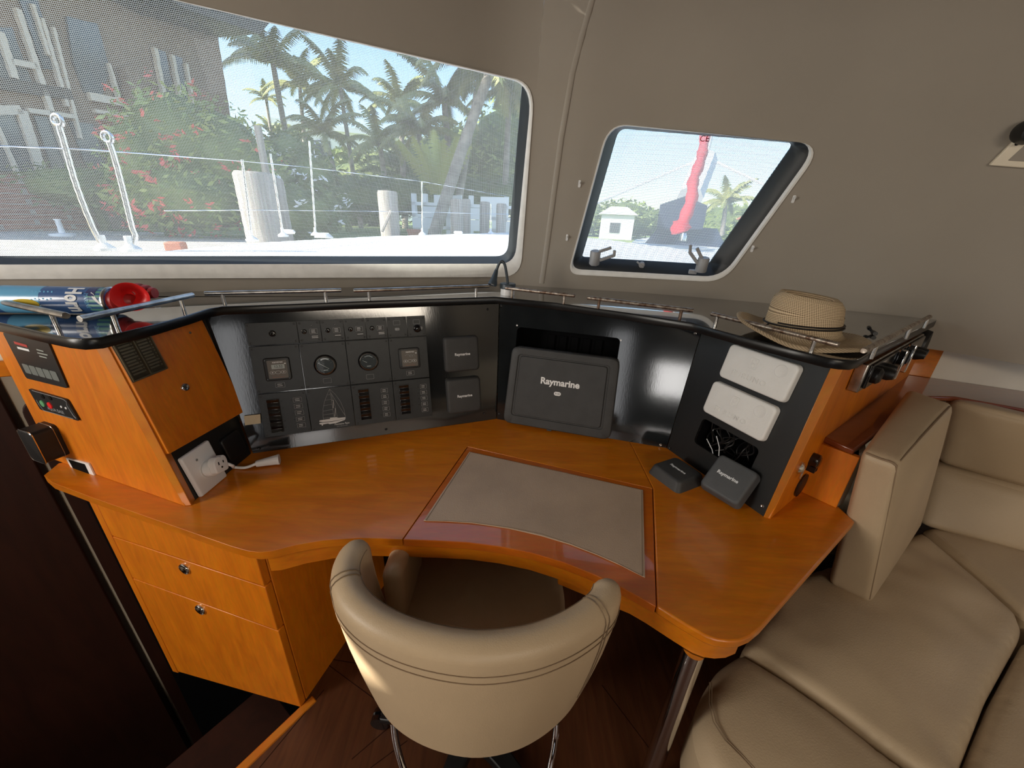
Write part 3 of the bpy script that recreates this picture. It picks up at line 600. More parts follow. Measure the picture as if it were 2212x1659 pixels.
# ================================================================== ELECTRICAL SWITCH PANEL on the left fascia
ep = thing('switch_panel', LM.p(.3, .05, 0), 'grey modular switch panel with toggles, gauges and breaker rows', 'switch panel')
cols = [.043, .177, .3115, .4455, .573]; top = [.043, .180, .2455, .313, .379, .4455, .5105, .573]
rows = [(.340, .409), (.192, .338), (.048, .190)]
def module(a0, a1, b0, b1):
    m = MB(); g = .0007; m.plate(LM, [(a0+g, b0+g), (a1-g, b0+g), (a1-g, b1-g), (a0+g, b1-g)], .0005, .004); o = m.build('switch_module', M['module'], ep, bevel=.0006, seg=1)
    for a in (a0+.008, a1-.008):
        for b in (b0+.008, b1-.008): sm = MB(); sm.lathe(LM.at(a, b, .004), [(.0036, 0), (.0034, .001), (.0018, .0012), (.0016, .0004), (.0001, .0004)], 10); sm.build('screw', M['black'], o)
    return o
def frame_label(par, a, b, w, h, lines=0, fill=True, rot=0, c=.004):
    f = LM.at(a, b, c); m = MB(); t = .0007; o = rr(w, h, .0012, 2); i = rr(w-2*t, h-2*t, .0008, 2)
    m.loft([[f.p(x, y, .0001) for x, y in o], [f.p(x, y, .0004) for x, y in o], [f.p(x, y, .0004) for x, y in i], [f.p(x, y, .0001) for x, y in i]]); m.build('label_frame', M['inkd'] if not fill else M['inkd'], par)
    if fill: m = MB(); m.plate(f, i, .0001, .0003); m.build('label_card', M['black'], par)
    if lines:
        m = MB()
        for k in range(lines):
            y = h/2-(k+1)*h/(lines+1); m.box(f, (-w*.30, w*.28*random.uniform(.6, 1)), (y-.0006, y+.0006), (.0003, .0005))
        m.build('label_text', M['ink'], par)
def toggle(par, a, b, s=1.0):
    f = LM.at(a, b, .004); m = MB(); m.lathe(f, [(.0075*s, 0), (.0072*s, .0025), (.0045*s, .004), (.0035*s, .004)], 16); m.tube([f.p(0, 0, .003), f.p(.0015, -.004, .014*s)], [.0022*s, .0030*s], 8); m.build('toggle_switch', M['blackg'], par)
for i in range(7):
    md = module(top[i], top[i+1], *rows[0])
    if i == 0: toggle(md, .111, .374, 1.35)
    elif i < 5:
        c = [.198, .265, .332, .398][i-1]; toggle(md, c, .375)
        frame_label(md, c+.026, .3745, .022, .016, 3)
        f = LM.at(c+.028, .357, .004); m = MB(); m.plate(f, rr(.022, .012, .001, 1), 0, .0003); m.build('label_card', M['black'], md)
        m = MB()
        for yy in ((-.0022, .0024) if i in (1, 4) else (.001,)): m.box(f, (-.009, .009), (yy-.0008, yy+.0008), (.0003, .0005))
        m.build('label_text', M['ink'], md)
        m = MB(); m.lathe(LM.at(c+.022, .393, .004), [(.002, 0), (.0015, .0012), (.0001, .0014)], 10); m.build('pilot_lamp', M['blackg'], md)
    elif i == 5:
        frame_label(md, .4775, .3885, .022, .015, 0, False)
        f = LM.at(.4775, .367, .004); m = MB(); m.plate(f, rr(.015, .009, .003, 3), 0, .0008); m.lathe(f, [(.0034, .0008), (.003, .003), (.0012, .003), (.0011, .0012), (.0001, .0012)], 12); m.build('test_socket', M['inkd'], md)
    else:
        frame_label(md, .5425, .3885, .022, .015, 0, False)
        f = LM.at(.544, .366, .004); m = MB(); m.lathe(f, [(.0135, 0), (.013, .004), (.010, .007), (.0001, .0085)], 20); m.box(f, (.006, .017), (-.004, .006), (.002, .006)); m.build('socket_cap', M['blackg'], md)
for i in range(4):
    md = module(cols[i], cols[i+1], *rows[1])
    c = [.109, .244, .3755, .508][i]; frame_label(md, c, .2135, .026 if i in (0, 3) else .024, .016, 2 if i in (0, 3) else 0, i in (0, 3))
for i in range(4):
    md = module(cols[i], cols[i+1], *rows[2])
    if i == 1:      # etched outline of a catamaran
        f = LM.at(0, 0, .0042); r_ = .0006
        def ln(pts, par=md, r=r_, mt='inkd', nm='etched_line'):
            m = MB(); m.tube([f.p(a, b) for a, b in pts], r, 5); m.build(nm, M[mt], par)
        ln([(.247, .185), (.238, .168), (.227, .145), (.2195, .120), (.2165, .097), (.2165, .084)])
        ln([(.247, .185), (.2485, .15), (.2485, .09)]); ln([(.247, .185), (.262, .165), (.274, .14), (.282, .11), (.2835, .083)]); ln([(.249, .172), (.266, .13), (.2835, .088)]); ln([(.2495, .172), (.257, .12), (.2585, .088)])
        ln([(.2165, .089), (.2585, .087)]); 
        for (a, b, a2, b2) in ((.237, .166, .248, .167), (.2285, .149, .2485, .150), (.222, .131, .2485, .133), (.2185, .113, .2485, .115), (.2165, .1, .2485, .101)): ln([(a, b), (a2, b2)])
        ln([(.2485, .146), (.254, .146), (.250, .12), (.2565, .118), (.2515, .09)], r=.0008, mt='ink')
        m = MB(); m.plate(f, [(.203, .079), (.212, .076), (.240, .075), (.283, .078), (.2835, .083), (.262, .084), (.255, .087), (.237, .088), (.236, .084), (.205, .083)], 0, .0004); m.plate(f, [(.203, .070), (.209, .068), (.209, .064), (.212, .064), (.213, .068), (.228, .069), (.233, .066), (.254, .067), (.280, .074), (.283, .077), (.240, .073), (.203, .0745)], 0, .0004)
        m.build('etched_hull', M['ink'], md)
        lettering('Fountaine Pajot', LM.at(.270, .0625, .0042), .0090, M['ink'], md, 'maker_script', 0, ext=.0001, shear=.35, sx=.82); lettering('CATAMARANS', LM.at(.270, .0545, .0042), .0042, M['inkd'], md, 'maker_name', .01, ext=.0001, spacing=1.3)
    else:
        a0, a1 = [(.0645, .0995), None, (.332, .366), (.4645, .498)][i]; b1, b0 = [(.1705, .0625), None, (.174, .0675), (.1745, .069)][i]
        m = MB(); m.box(LM, (a0-.0015, a1+.0015), (b0-.0015, b1+.0015), (.0035, .0048)); m.build('breaker_bezel', M['black'], md)
        hh = (b1-b0)/5
        for k in range(5):
            f = LM.at((a0+a1)/2, b0+hh*(k+.5), .0045); m = MB(); w = (a1-a0)/2-.0008; h = hh/2-.0008
            m.prism([f.p(-w, -h, 0), f.p(-w, h, 0), f.p(-w, h, .008), f.p(-w, 0, .0045), f.p(-w, -h, .010)], f.u*2*w); m.build('rocker_breaker', M['blackg'], md, bevel=.0008)
            la = [.150, 0, .416, .548][i]; lb = .161-.0215*k if i else .1605-.0215*k
            frame_label(md, la, lb, .0245 if i == 0 else .022, .0155, 2)
        for k in range(5):
            lb = .161-.0215*k
            for aa in ([.058, .106, .133] if i == 0 else [[.327, .374, .398], [.459, .505, .529]][i-2]): m = MB(); m.lathe(LM.at(aa, lb-(.004 if aa < a0 else 0), .004), [(.0022, 0), (.0020, .0012), (.0001, .0014)], 8); m.build('indicator_lamp', M['screw'], md)
def monitor(cx, cy, w, lcd, label):
    t = thing('battery_monitor', LM.p(cx, cy-w/2, .004), label, 'battery monitor', 'battery monitors set in the switch panel'); f = LM.at(cx, cy, .0042)
    m = MB(); m.dome(f, rr(w, w, .006, 4), 0, .0075, .002); b = m.build('bezel', M['black'], t)
    for a in (-1, 1):
        for c in (-1, 1): sm = MB(); sm.lathe(f.at(a*(w/2-.006), c*(w/2-.006), .0075), [(.0028, 0), (.0024, .0006), (.0001, .0005)], 10); sm.build('screw', M['screw'], b)
    g = f.at(.001, 0, .0077); m = MB(); m.plate(g, rr(w*.75, w*.80, .002, 2), 0, .0008); fc = m.build('face', M['brownface'], t)
    if lcd:
        m = MB(); m.plate(g, rr(w*.5, w*.19, .0008, 1, .002, w*.12), .0008, .0014); m.build('display', M['lcd'], fc); lettering('12.52', g.at(.003, w*.12, .0015), w*.15, M['black'], fc, 'display_digits', .01, ext=.0001)
    else:
        m = MB(); m.tube([g.p(-w*.22, w*.14, .001), g.p(-w*.12, w*.20, .001), g.p(-w*.02, w*.17, .001), g.p(w*.07, w*.06, .001)], .0006, 5); m.tube([g.p(-w*.03, w*.08, .001), g.p(w*.08, w*.2, .001), g.p(w*.16, w*.06, .001)], .0006, 5); m.tube([g.p(w*.1, w*.1, .001), g.p(w*.2, w*.19, .001), g.p(w*.28, w*.08, .001)], .0005, 5); m.build('scratches', M['inkd'], fc)
    for k in (-1, 0, 1):
        m = MB(); q = g.at(k*w*.21, -w*.13, .0010); m.tube([q.p(w*.10*math.cos(a), w*.068*math.sin(a)) for a in [2*math.pi*i/16 for i in range(17)]], .0004, 5)
        if k: m.add([q.p(k*w*.05, 0), q.p(-k*w*.02, .0022), q.p(-k*w*.02, -.0022)], [(0, 1, 2)])
        m.build('button_ring', M['ink'], fc)
    m = MB(); m.plate(g, rr(w*.07, w*.045, .0004, 1, w*.31, w*.24), .0008, .0014); m.build('pilot_light', M['ink'], fc)
    lettering('xantrex', g.at(.002, w*.32, .0009), w*.13, M['ink'], fc, 'maker_name', .015, ext=.0001); lettering('Battery Monitor', g.at(.001, -w*.34, .0009), w*.075, M['copper'], fc, 'model_text', 0, ext=.0001)
    m = MB(); m.box(g, (-w*.25, w*.25), (-w*.255, -w*.25), (.0008, .0011)); m.build('rule_line', M['copper'], fc)
monitor(.110, .2645, .071, True, 'square battery monitor with lit number display, left in the switch panel')
monitor(.5085, .2665, .070, False, 'square battery monitor with blank scratched display, right in the switch panel')
def gauge(cx, cy, r, label, arc, needle, cat, txt):
    t = thing('round_gauge', LM.p(cx, cy-r, .004), label, cat, 'round dial gauges set in the switch panel'); f = LM.at(cx, cy, .0042)
    m = MB(); m.lathe(f, [(r, 0), (r, .006), (r*.95, .010), (r*.84, .011), (r*.80, .009), (r*.79, .004)], 40, cap1=False); m.build('bezel', M['blackg'], t)
    m = MB(); m.lathe(f, [(r*.83, .0113), (r*.80, .0118), (r*.775, .0105)], 40, cap0=False, cap1=False); m.build('chrome_ring', M['steel'], t)
    m = MB(); m.lathe(f, [(r*.79, .0035), (r*.79, .0042)], 32); fc = m.build('dial_face', M['black'], t); q = f.at(0, 0, .0046)
    a0, a1, rad, wd = arc; m = MB(); K = 14
    m.loft([[q.p(rr_*math.cos(R(a0+(a1-a0)*k/K)), rr_*math.sin(R(a0+(a1-a0)*k/K))) for k in range(K+1)] for rr_ in (r*rad, r*(rad+wd))], closed=False)
    for k in range(6):
        a = R(150-k*26); m.tube([q.p(r*.52*math.cos(a), r*.52*math.sin(a)), q.p(r*.62*math.cos(a), r*.62*math.sin(a))], .0004, 4)
    m.build('scale_marks', M['ink'], fc)
    (x0, y0), (x1, y1) = needle; m = MB(); m.tube([q.p(r*x0, r*y0, .0012), q.p(r*x1, r*y1, .0012)], .0007, 6); m.build('needle', M['white'], t)
    m = MB(); m.box(q, (-r*.2, r*.2), (-r*.53, -r*.47), (0, .0002)); m.build('dial_text', M['ink'], fc)
    m = MB(); m.lathe(f, [(r*.785, .0095), (r*.785, .0100)], 32); m.build('dial_glass', M['glass'], t)
gauge(.2445, .2655, .0335, 'round voltmeter with long slanted white needle and thick white arc', (55, 122, .55, .14), ((-.62, .28), (.30, -.38)), 'gauge', 'VOLTS')
gauge(.3755, .2670, .0325, 'round tank gauge with short needle and dot, right of the voltmeter', (40, 125, .52, .05), ((-.55, .12), (-.15, -.12)), 'gauge', 'FUEL')
# tape and rubber marks
m = MB(); m.plate(LM, [(-.003, .097), (.039, .097), (.042, .127), (-.002, .127)], .0042, .0050); tag(m.build('masking_tape', M['tape']), 'yellowed strip of tape stuck beside the lowest switch module', 'tape')
# ================================================================== COVERS
def cover(name, f, w, h, d, mt, label, cat, grp, r=.012, txt=None, ts=.016, taper=.12, tb=.03, off=(0, 0)):
    t = thing(name, f.p(0, -h/2, 0), label, cat, grp); m = MB(); m.dome(f, rr(w, h, r, 5), 0, d, .007, n=4, taper=taper); s = m.build('shell', mt, t, ang=35)
    if txt: lettering(txt, f.at(off[0], off[1], d+.0001), ts, M['ink'], t, 'brand_lettering', tb, ext=.0003)
    return t
g_ = 'small square instrument covers'
cover('instrument_cover', LM.at(.692, .2675, .002), .127, .128, .022, M['cover'], 'dark grey square instrument cover mounted upper right of the switch panel', 'instrument cover', g_, txt='Raymarine', ts=.0132)
cover('instrument_cover', LM.at(.692, .114, .002), .128, .132, .022, M['cover'], 'dark grey square instrument cover mounted directly above the desk surface', 'instrument cover', g_, txt='Raymarine', ts=.0132)
# chartplotter cover leaning on the fascia
f = RM.at(.2335, .158, .003); t = thing('chartplotter_cover', f.p(0, -.15, 0), 'large dark grey chartplotter cover leaning below the black opening', 'screen cover')
def quad_r(pts, r, n=5): return [(p.x, p.y) for p in roundpoly([Vector(p) for p in pts], r, n)]
o1 = quad_r([(-.200, -.154), (.200, -.154), (.192, .138), (-.190, .138)], .03); sc_ = lambda o, k, dy=0: [(a*k, b*k+dy) for a, b in o]
o2 = quad_r([(-.170, -.120), (.168, -.120), (.163, .112), (-.163, .112)], .012); o3 = sc_(o2, .985); o4 = sc_(o2, .955); o5 = sc_(o2, .935)
def ring_(o, c): return [f.p(a, b, c) for a, b in o]
def rs_(o, n=24):
    return o
m = MB(); R1 = [ring_(sc_(o1, 1.0), 0), ring_(sc_(o1, 1.0), .026), ring_(sc_(o1, .99), .033), ring_(sc_(o1, .97), .036), ring_(o2, .036), ring_(o3, .0325), ring_(o4, .0325), ring_(o5, .037)]
m.loft(R1, cap0=True, cap1=True); m.build('shell', M['cover'], t, ang=38)
lettering('Raymarine', f.at(-.002, .027, .0372), .033, M['white'], t, 'brand_lettering', .032, ext=.0003)
m = MB(); m.plate(f, rr(.025, .014, .007, 5, -.006, -.013), .037, .0374); b_ = m.build('model_badge', M['white'], t); lettering('E120', f.at(-.006, -.013, .0376), .0085, M['black'], b_, 'badge_text', .01, ext=.0001)
m = MB(); m.box(f, (-.03, -.012), (-.158, -.152), (.022, .034)); m.build('pull_tab', M['cover'], t, bevel=.002)
# two white display covers
for (cx, cy, lb) in ((.189, .3585, 'upper off-white display cover with embossed mark and finger dimple'), (.183, .238, 'lower off-white display cover with embossed mark, just above the cable hole')):
    f = RR.at(cx, cy, .002); t = thing('display_cover', f.p(0, -.05, 0), lb, 'instrument cover', 'white display covers on the right fascia')
    m = MB(); m.dome(f, rr(.205, .106, .014, 5), 0, .017, .005, n=4, taper=.1); m.build('shell', M['whitec'], t, ang=35)
    lettering('FURUNO', f.at(-.012, -.024, .0172), .021, M['whitec'], t, 'embossed_lettering', .006, ext=.0012, sx=1.1, spacing=1.2)
    m = MB(); q = f.at(-.012, .018, .0171); m.tube([q.p(a, b) for a, b in rr(.022, .030, .003, 2)]+[q.p(*rr(.022, .030, .003, 2)[0])], .0009, 5)
    for yy in (-.006, .006): m.tube([q.p(.005*math.cos(a), yy+.006*math.sin(a)) for a in [2*math.pi*i/12 for i in range(13)]], .0009, 5)
    m.build('embossed_emblem', M['whitec'], t); q = f.at(.064, .024, .0172); m = MB(); m.lathe(q, [(.0175, -.0005), (.0165, .0006), (.015, .0004), (.0001, .0001)], 24); m.build('finger_dimple', M['whitec'], t)
# two loose covers on the desk
def oncover(q, zt, name, label, d, txts, leanf=None):
    pass
A, B, C, D = [onz(x, y, ZD+.033) for x, y in [(1408, 1002), (1457, 981), (1520, 1024), (1476, 1048)]]
c = (A+B+C+D)/4; u = (C-B).normalized()*1.0; u = ((C-B)+(D-A)).normalized(); f = F((c.x, c.y, ZD), u, (-u.y, u.x, 0), (0, 0, 1))
cover('instrument_cover', f, .122, .122, .033, M['cover'], 'dark grey square cover lying flat on the desk against the fascia', 'instrument cover', g_, txt='Raymarine', ts=.0132, taper=.28, r=.016)
# the leaning one: rests on its lower edge, top against the first cover and the fascia
fb = onz(1590, 1096, ZD); n_ = Vector((-.22, -.80, .62)).normalized()
n_ = Vector((-.5639, -.4438, .6965)); u, v = Vector((.5882, -.8078, -.0385)), Vector((.5797, .388, .7165))
q = Vector((.620, .901, .823)); f = F(q-n_*.032, u, v, n_)
LC = f
cover('instrument_cover', f, .118, .118, .032, M['cover2'], 'slate grey square cover propped up on the desk below the cable hole', 'instrument cover', g_, txt='Raymarine', ts=.0140, taper=.16, r=.014, off=(-.004, .004))
# cables in the hole
cb = thing('cable_bundle', RR.p(.18, .075, -.02), 'tangle of dark and grey cables inside the cut-out', 'cables')
rnd = random.Random(3)
for k in range(16):
    a = .095+rnd.random()*.07; pts = []
    a0 = .09+rnd.random()*.19; 
    pts = [RR.p(a0, .076, -.03-rnd.random()*.05), RR.p(a0+rnd.uniform(-.03, .03), .10, -.02-rnd.random()*.03), RR.p(a0+rnd.uniform(-.04, .04), .13, -.02-rnd.random()*.04), RR.p(a0+rnd.uniform(-.05, .05), .159, -.04-rnd.random()*.04)]
    m = MB(); m.tube(smooth(pts), .0022 if k > 2 else .0014, 6); m.build('cable', M['cord'] if k % 4 else M['screw'], cb)
for a, b in (((1524, 948), (1540, 990)), ((1545, 942), (1550, 985))):
    m = MB(); A, B = RR.p(*RR.loc(*a), -.006), RR.p(*RR.loc(*b), -.006); m.tube([A, A.lerp(B, .5)+RR.u*.006, B], .0013, 6); m.build('cable', M['ink'], cb)
# ================================================================== THINGS ON THE LEFT END
M['inkg'] = mat('dim_grey_buttons', (.16, .175, .165, 1), .4)
def pxplate(f, pts, c0, c1, r=.0, off=0):
    q = [Vector(f.loc(x, y, off)) for x, y in pts]; o = [(p.x, p.y) for p in (roundpoly(q, r, 3) if r else q)]; m = MB(); m.plate(f, o, c0, c1); return m
def pxat(f, x, y, c=0, off=0): a, b = f.loc(x, y, off); return f.at(a, b, c)
SD = F(LSF.o, lsd*-1, (0, 0, 1), LSF.n)              # outward face of the left side board
t = thing('control_panel', SD.p(-.35, .2, 0), 'tall black control panel with grey button row on the left side board', 'control panel')
pxplate(SD, [(10, 717), (107, 736), (151, 838), (61, 816)], .0005, .004, .008).build('panel_plate', M['black'], t)
m = MB(); b0 = SD.loc(57, 791); b1 = SD.loc(133, 812)
for k in range(5):
    a = b0[0]+(b1[0]-b0[0])*(k+.5)/5-.004; q = SD.at(a, (SD.loc(95, 802)[1])-.002+(.0-.0)*k, .0042); m.plate(q, rr(abs(b1[0]-b0[0])/5*.9, .026, .003, 2), 0, .001)
m.build('button_row', M['inkg'], t)
def dash(f, x0, y0, x1, y1, w, mt, par, nm='printed_text'):
    A, B = Vector(f.loc(x0, y0)), Vector(f.loc(x1, y1)); d = (B-A).normalized(); n = Vector((-d.y, d.x))*w/2; m = MB(); m.plate(f, [tuple(A+n), tuple(B+n), tuple(B-n), tuple(A-n)], .004, .0045); m.build(nm, M[mt], par)
dash(SD, 43, 750, 68, 756, .006, 'ink', t); dash(SD, 36, 739, 64, 747, .007, 'redd', t)
for a in ((84, 754, 99, 758), (86, 761, 108, 766), (90, 768, 106, 772)): dash(SD, *a, .003, 'lcd', t)
t = thing('water_tank_panel', SD.p(-.3, .15, 0), 'small black gauge panel with green and red buttons reading AQUA BASE', 'control panel')
pl_ = pxplate(SD, [(66, 838), (149, 862), (176, 908), (92, 883)], .0005, .005, .006).build('panel_plate', M['black'], t)
for (x, y), mt, nm, r in (((98, 870), 'green', 'green_button', .0095), ((114, 874), 'red', 'red_button', .0095), ((99, 855), 'screw', 'indicator_lamp', .006), ((115, 858), 'screw', 'indicator_lamp', .006)):
    m = MB(); m.lathe(pxat(SD, x, y, .005), [(r, 0), (r*.95, .002), (.0002, .003)], 18); m.build(nm, M[mt], t)
for (x, y) in ((138, 877), (148, 880)): m = MB(); m.lathe(pxat(SD, x, y, .005), [(.0035, 0), (.003, .001), (.0002, .001)], 10); m.build('indicator_dot', M['ink'], t)
pt = [(75, 842), (143, 861), (149, 866), (150, 874), (164, 896), (170, 902)]; pb = [(164, 903), (100, 885), (90, 872), (84, 862)]
for pts in (pt, pb): m = MB(); m.tube([SD.p(*SD.loc(*p), .0052) for p in pts], .0007, 5); m.build('border_line', M['inkd'], t)
lettering('AQUA BASE', pxat(SD, 126, 885, .0052), .0135, M['inkd'], t, 'panel_lettering', 0, ext=.0001)
# black hinged box vent
t = thing('breaker_box', SD.p(-.42, .05, 0), 'black open-sided box with bright metal edge on the left side board', 'switch box')
o_ = [Vector(SD.loc(x, y)) for x, y in [(112, 920), (136, 912), (168, 975), (141, 989)]]
cx = SD.loc(132, 948); hw, hh = .030, .048
m = MB(); q = SD.at(cx[0]-.022, cx[1]-.002, 0); m.dome(q, rr(.066, .098, .012, 4), 0, .052, .003); bx = m.build('housing', M['black'], t)
m = MB(); o = rr(.067, .099, .012, 4); m.tube([q.p(a, b, .050) for a, b in o]+[q.p(*o[0], .050)], .0016, 6); m.build('chrome_edge', M['chrome'], t)
m = MB(); m.tube([q.p(a, b, .010) for a, b in o]+[q.p(*o[0], .010)], .0010, 6); m.build('chrome_edge', M['steel'], t)
# white socket frame
t = thing('socket_frame', SD.p(-.36, .02, 0), 'white socket frame with open black centre low on the side board', 'socket')
fr_ = pxplate(SD, [(145, 987), (195, 1000), (210, 1031), (163, 1020)], .0005, .004, .006).build('frame_plate', M['white'], t)
pxplate(SD, [(152, 991), (187, 1001), (197, 1022), (165, 1015)], .004, .0048, .001).build('dark_opening', M['void'], t)
for k in range(5):
    for (xa, ya, xb, yb) in ((155, 988.5, 190, 997.5), (166, 1019, 203, 1028)):
        x, y = xa+(xb-xa)*(k+.5)/5, ya+(yb-ya)*(k+.5)/5
    dash(SD, 166+8*k, 1018.5+1.9*k, 170+8*k, 1019.5+1.9*k, .0022, 'black', t, 'frame_slot')
# brass plaque with relief lettering on the cupboard door
f = LL; t = thing('brass_plaque', LL.p(.07, .33, .012), 'dark brass plaque with two columns of raised letters on the cupboard door', 'plaque')
a0, a1, b0, b1 = .020, .111, .340, V1-.003
m = MB(); m.box(f, (a0, a1), (b0, b1), (.0125, .016)); m.build('plaque_plate', M['brass'], t, bevel=.001)
m = MB()
for a in (a0+.002, (a0+a1)/2, a1-.002): m.box(f, (a-.0014, a+.0014), (b0+.002, b1-.001), (.016, .0178))
m.box(f, (a0+.001, a1-.001), (b0+.001, b0+.004), (.016, .0178)); m.build('raised_border', M['brasshi'], t)
rnd = random.Random(5); m = MB()
for ca in (a0+.024, a0+.068):
    for k in range(11):
        y = b1-.007-k*.0073
        m.box(f, (ca-.017, ca+.006+rnd.random()*.006), (y-.0018, y+.0018), (.016, .0172))
        m.box(f, (ca+.012, ca+.0155), (y-.0015, y+.0015), (.016, .017))
m.build('raised_text', M['brasshi'], t)
# wall socket, adapter plug and short lead
f0 = LL; sp = [(393, 973), (484, 1031), (421, 1066), (375, 968)]
q = LL.at(.080, .061, .0); t = thing('wall_socket', LL.p(.08, .0, .002), 'white square wall socket plate below the cupboard door', 'socket')
m = MB(); m.dome(q, rr(.094, .122, .004, 3), -.002, .008, .005, n=3); m.build('socket_plate', M['white'], t, ang=30)
cs = q.at(.006, -.006, .008); m = MB(); m.lathe(cs, [(.026, .0), (.026, .0012), (.0245, .0012), (.0245, .0002), (.0002, .0002)], 32); m.build('round_insert', M['white'], t)
m = MB(); m.lathe(q.at(-.012, .034, .008), [(.0035, 0), (.003, .001), (.0002, .001)], 12); m.build('plate_screw', M['steel'], t)
t = thing('extension_lead', cs.p(0, 0, .01), 'short white extension lead plugged into the wall socket', 'extension cord')
m = MB(); m.lathe(cs, [(.0215, .001), (.0215, .018), (.020, .021), (.0002, .021)], 24); m.build('plug_body', M['white'], t, ang=50)
hd = cs.at(.005, .007, .018, R(-12)); m = MB(); o = roundpoly([Vector(p) for p in [(-.018, -.020), (.019, -.020), (.020, .010), (.013, .021), (.005, .015), (-.003, .021), (-.012, .019), (-.019, .010)]], .008, 4); m.dome(hd, [(p.x*1.12, p.y*1.12) for p in o], 0, .020, .003); h = m.build('plug_head', M['white'], t, ang=35)
m = MB()
for (a, b, w, hh) in ((-.0075, .004, .0018, .0085), (.0075, .005, .0018, .0065)): m.box(hd, (a-w, a+w), (b-hh/2, b+hh/2), (.0198, .0203))
m.lathe(hd.at(0, -.0085, .0198), [(.0028, 0), (.0028, .0005)], 12); m.build('outlet_slots', M['black'], h)
e = onz(608, 991, ZD+.016); p0 = hd.p(.020, -.004, .010); P = [p0, p0.lerp(e, .12)+Vector((0, 0, -.012)), onz(505, 1009, ZD+.008), onz(530, 1010, ZD+.007), onz(553, 1002, ZD+.013)]
m = MB(); m.tube(smooth(P), .0042, 10); m.build('cord', M['white'], t)
d = (e-P[-1]).normalized(); fs = F(P[-1], Vector((-d.y, d.x, 0)), d.cross(Vector((-d.y, d.x, 0))), d); L_ = .062
m = MB(); rg = [[fs.p(a*w, b*h, c) for a, b in rr(2, 2, .7, 3)] for c, w, h in ((0, .0075, .008), (.004, .009, .009), (.03, .011, .011), (L_-.006, .014, .0135), (L_-.006, .0165, .0135), (L_, .0165, .0135))]
m.loft(rg, cap0=True, cap1=True); m.build('connector', M['white'], t, ang=30)
# ================================================================== AIR HORN CAN
zc_ = ZS1+.0345; A, B = onz(-60, 645, zc_), onz(246, 650, zc_); ax = (B-A).normalized(); can = thing('air_horn', (A+B)/2*1.0, 'blue marine air horn can lying on the shelf with red trumpet', 'air horn')
can.location.z = ZS1; up = Vector((0, 0, 1)); sd = ax.cross(up).normalized(); cf_ = F(A, up, sd, ax); CL = (B-A).length; cr_ = .033
def canband(h0, h1, a0, a1, mt, nm='label_band', r=cr_+.0002, par=None):   # a patch of the printed can
    K = 18; m = MB(); m.loft([[cf_.p(r*math.cos(R(a0+(a1-a0)*k/K)), r*math.sin(R(a0+(a1-a0)*k/K)), h) for k in range(K+1)] for h in (h0, h1)], closed=False); return m.build(nm, M[mt], par or cb_)
m = MB(); m.lathe(cf_, [(cr_*.8, -.14), (cr_, -.13), (cr_, CL-.006), (cr_*.97, CL), (cr_*.7, CL+.004)], 36); cb_ = m.build('can_body', M['navy'], can)
m = MB(); m.lathe(cf_, [(cr_+.0012, CL-.004), (cr_+.0015, CL-.001), (cr_*.95, CL+.002)], 36, cap0=False, cap1=False); m.build('can_rim', M['steel'], can)
hpos = lambda x: (onz(x, 640, zc_+.02)-A).dot(ax)
hx0, hx1, hx2, hx3 = hpos(-30), hpos(35), hpos(112), hpos(172)
canband(hpos(-60), hpos(52), -60, 200, 'skyb', r=cr_+.0003)
canband(hx3-.004, CL-.005, 0, 360, 'sea', r=cr_+.0003); canband(hx3-.006, hx3+.014, -40, 60, 'navyd', r=cr_+.0005)
vd = (Vector(CO)-(A+B)/2).normalized(); va = math.atan2(vd.dot(sd), vd.dot(up)); vang = math.degrees(va)
def canshape(pts, mt, nm, dr=.0008):                 # polygon in (length, arc degrees) wrapped on the can
    m = MB(); o = [cf_.p((cr_+dr)*math.cos(R(a)), (cr_+dr)*math.sin(R(a)), h) for h, a in pts]; m.prism(o, B=[cf_.p((cr_+dr-.0006)*math.cos(R(a)), (cr_+dr-.0006)*math.sin(R(a)), h) for h, a in pts]); return m.build(nm, M[mt], cb_)
ye = [(hpos(8)+.030*math.cos(a)*1.0, vang+18+20*math.sin(a)) for a in [2*math.pi*k/20 for k in range(20)]]; canshape([(h+.006, a) for h, a in ye], 'yellow', 'printed_boat', .0010)
for k in range(6): m_ = hpos(33)+.0082*k; canshape([(m_, vang-38), (m_+.003, vang-38), (m_+.003, vang+2-4*(k % 2)), (m_, vang+2-4*(k % 2))], 'skyb', 'printed_text', .0009)
canshape([(hx3+.005, vang-36), (hx3+.012, vang-28), (hx3+.020, vang-5), (hx3+.030, vang+22), (hx3+.026, vang+22), (hx3+.016, vang+2), (hx3+.010, vang-12)], 'ink', 'printed_gull', .0012)
def canletter(txt, h, a, size, mt, nm, ext=.0003, bold=.03, sx=1):     # wrap lettering around the can
    f = F((0, 0, 0), (1, 0, 0), (0, 1, 0), (0, 0, 1)); cu = bpy.data.curves.new('t', 'FONT'); cu.body = txt; cu.size = size; cu.align_x = 'CENTER'; cu.align_y = 'CENTER'; cu.offset = bold*size; cu.resolution_u = 3; cu.space_character = 1.05
    tt = bpy.data.objects.new('t', cu); COL.objects.link(tt); me = bpy.data.meshes.new_from_object(tt); COL.objects.unlink(tt); bpy.data.objects.remove(tt)
    bm = bmesh.new(); bm.from_mesh(me); bmesh.ops.subdivide_edges(bm, edges=bm.edges, cuts=2); c = cf_.p(0, 0, h)
    for v in bm.verts:
        an = R(a)+v.co.x*sx/cr_; v.co = cf_.p((cr_+.0013)*math.cos(an), (cr_+.0013)*math.sin(an), h-v.co.y*-1)-c
    bm.to_mesh(me); bm.free(); me.materials.clear(); me.materials.append(M[mt]); o = bpy.data.objects.new(nm, me); o.location = c; link(o, cb_); return o
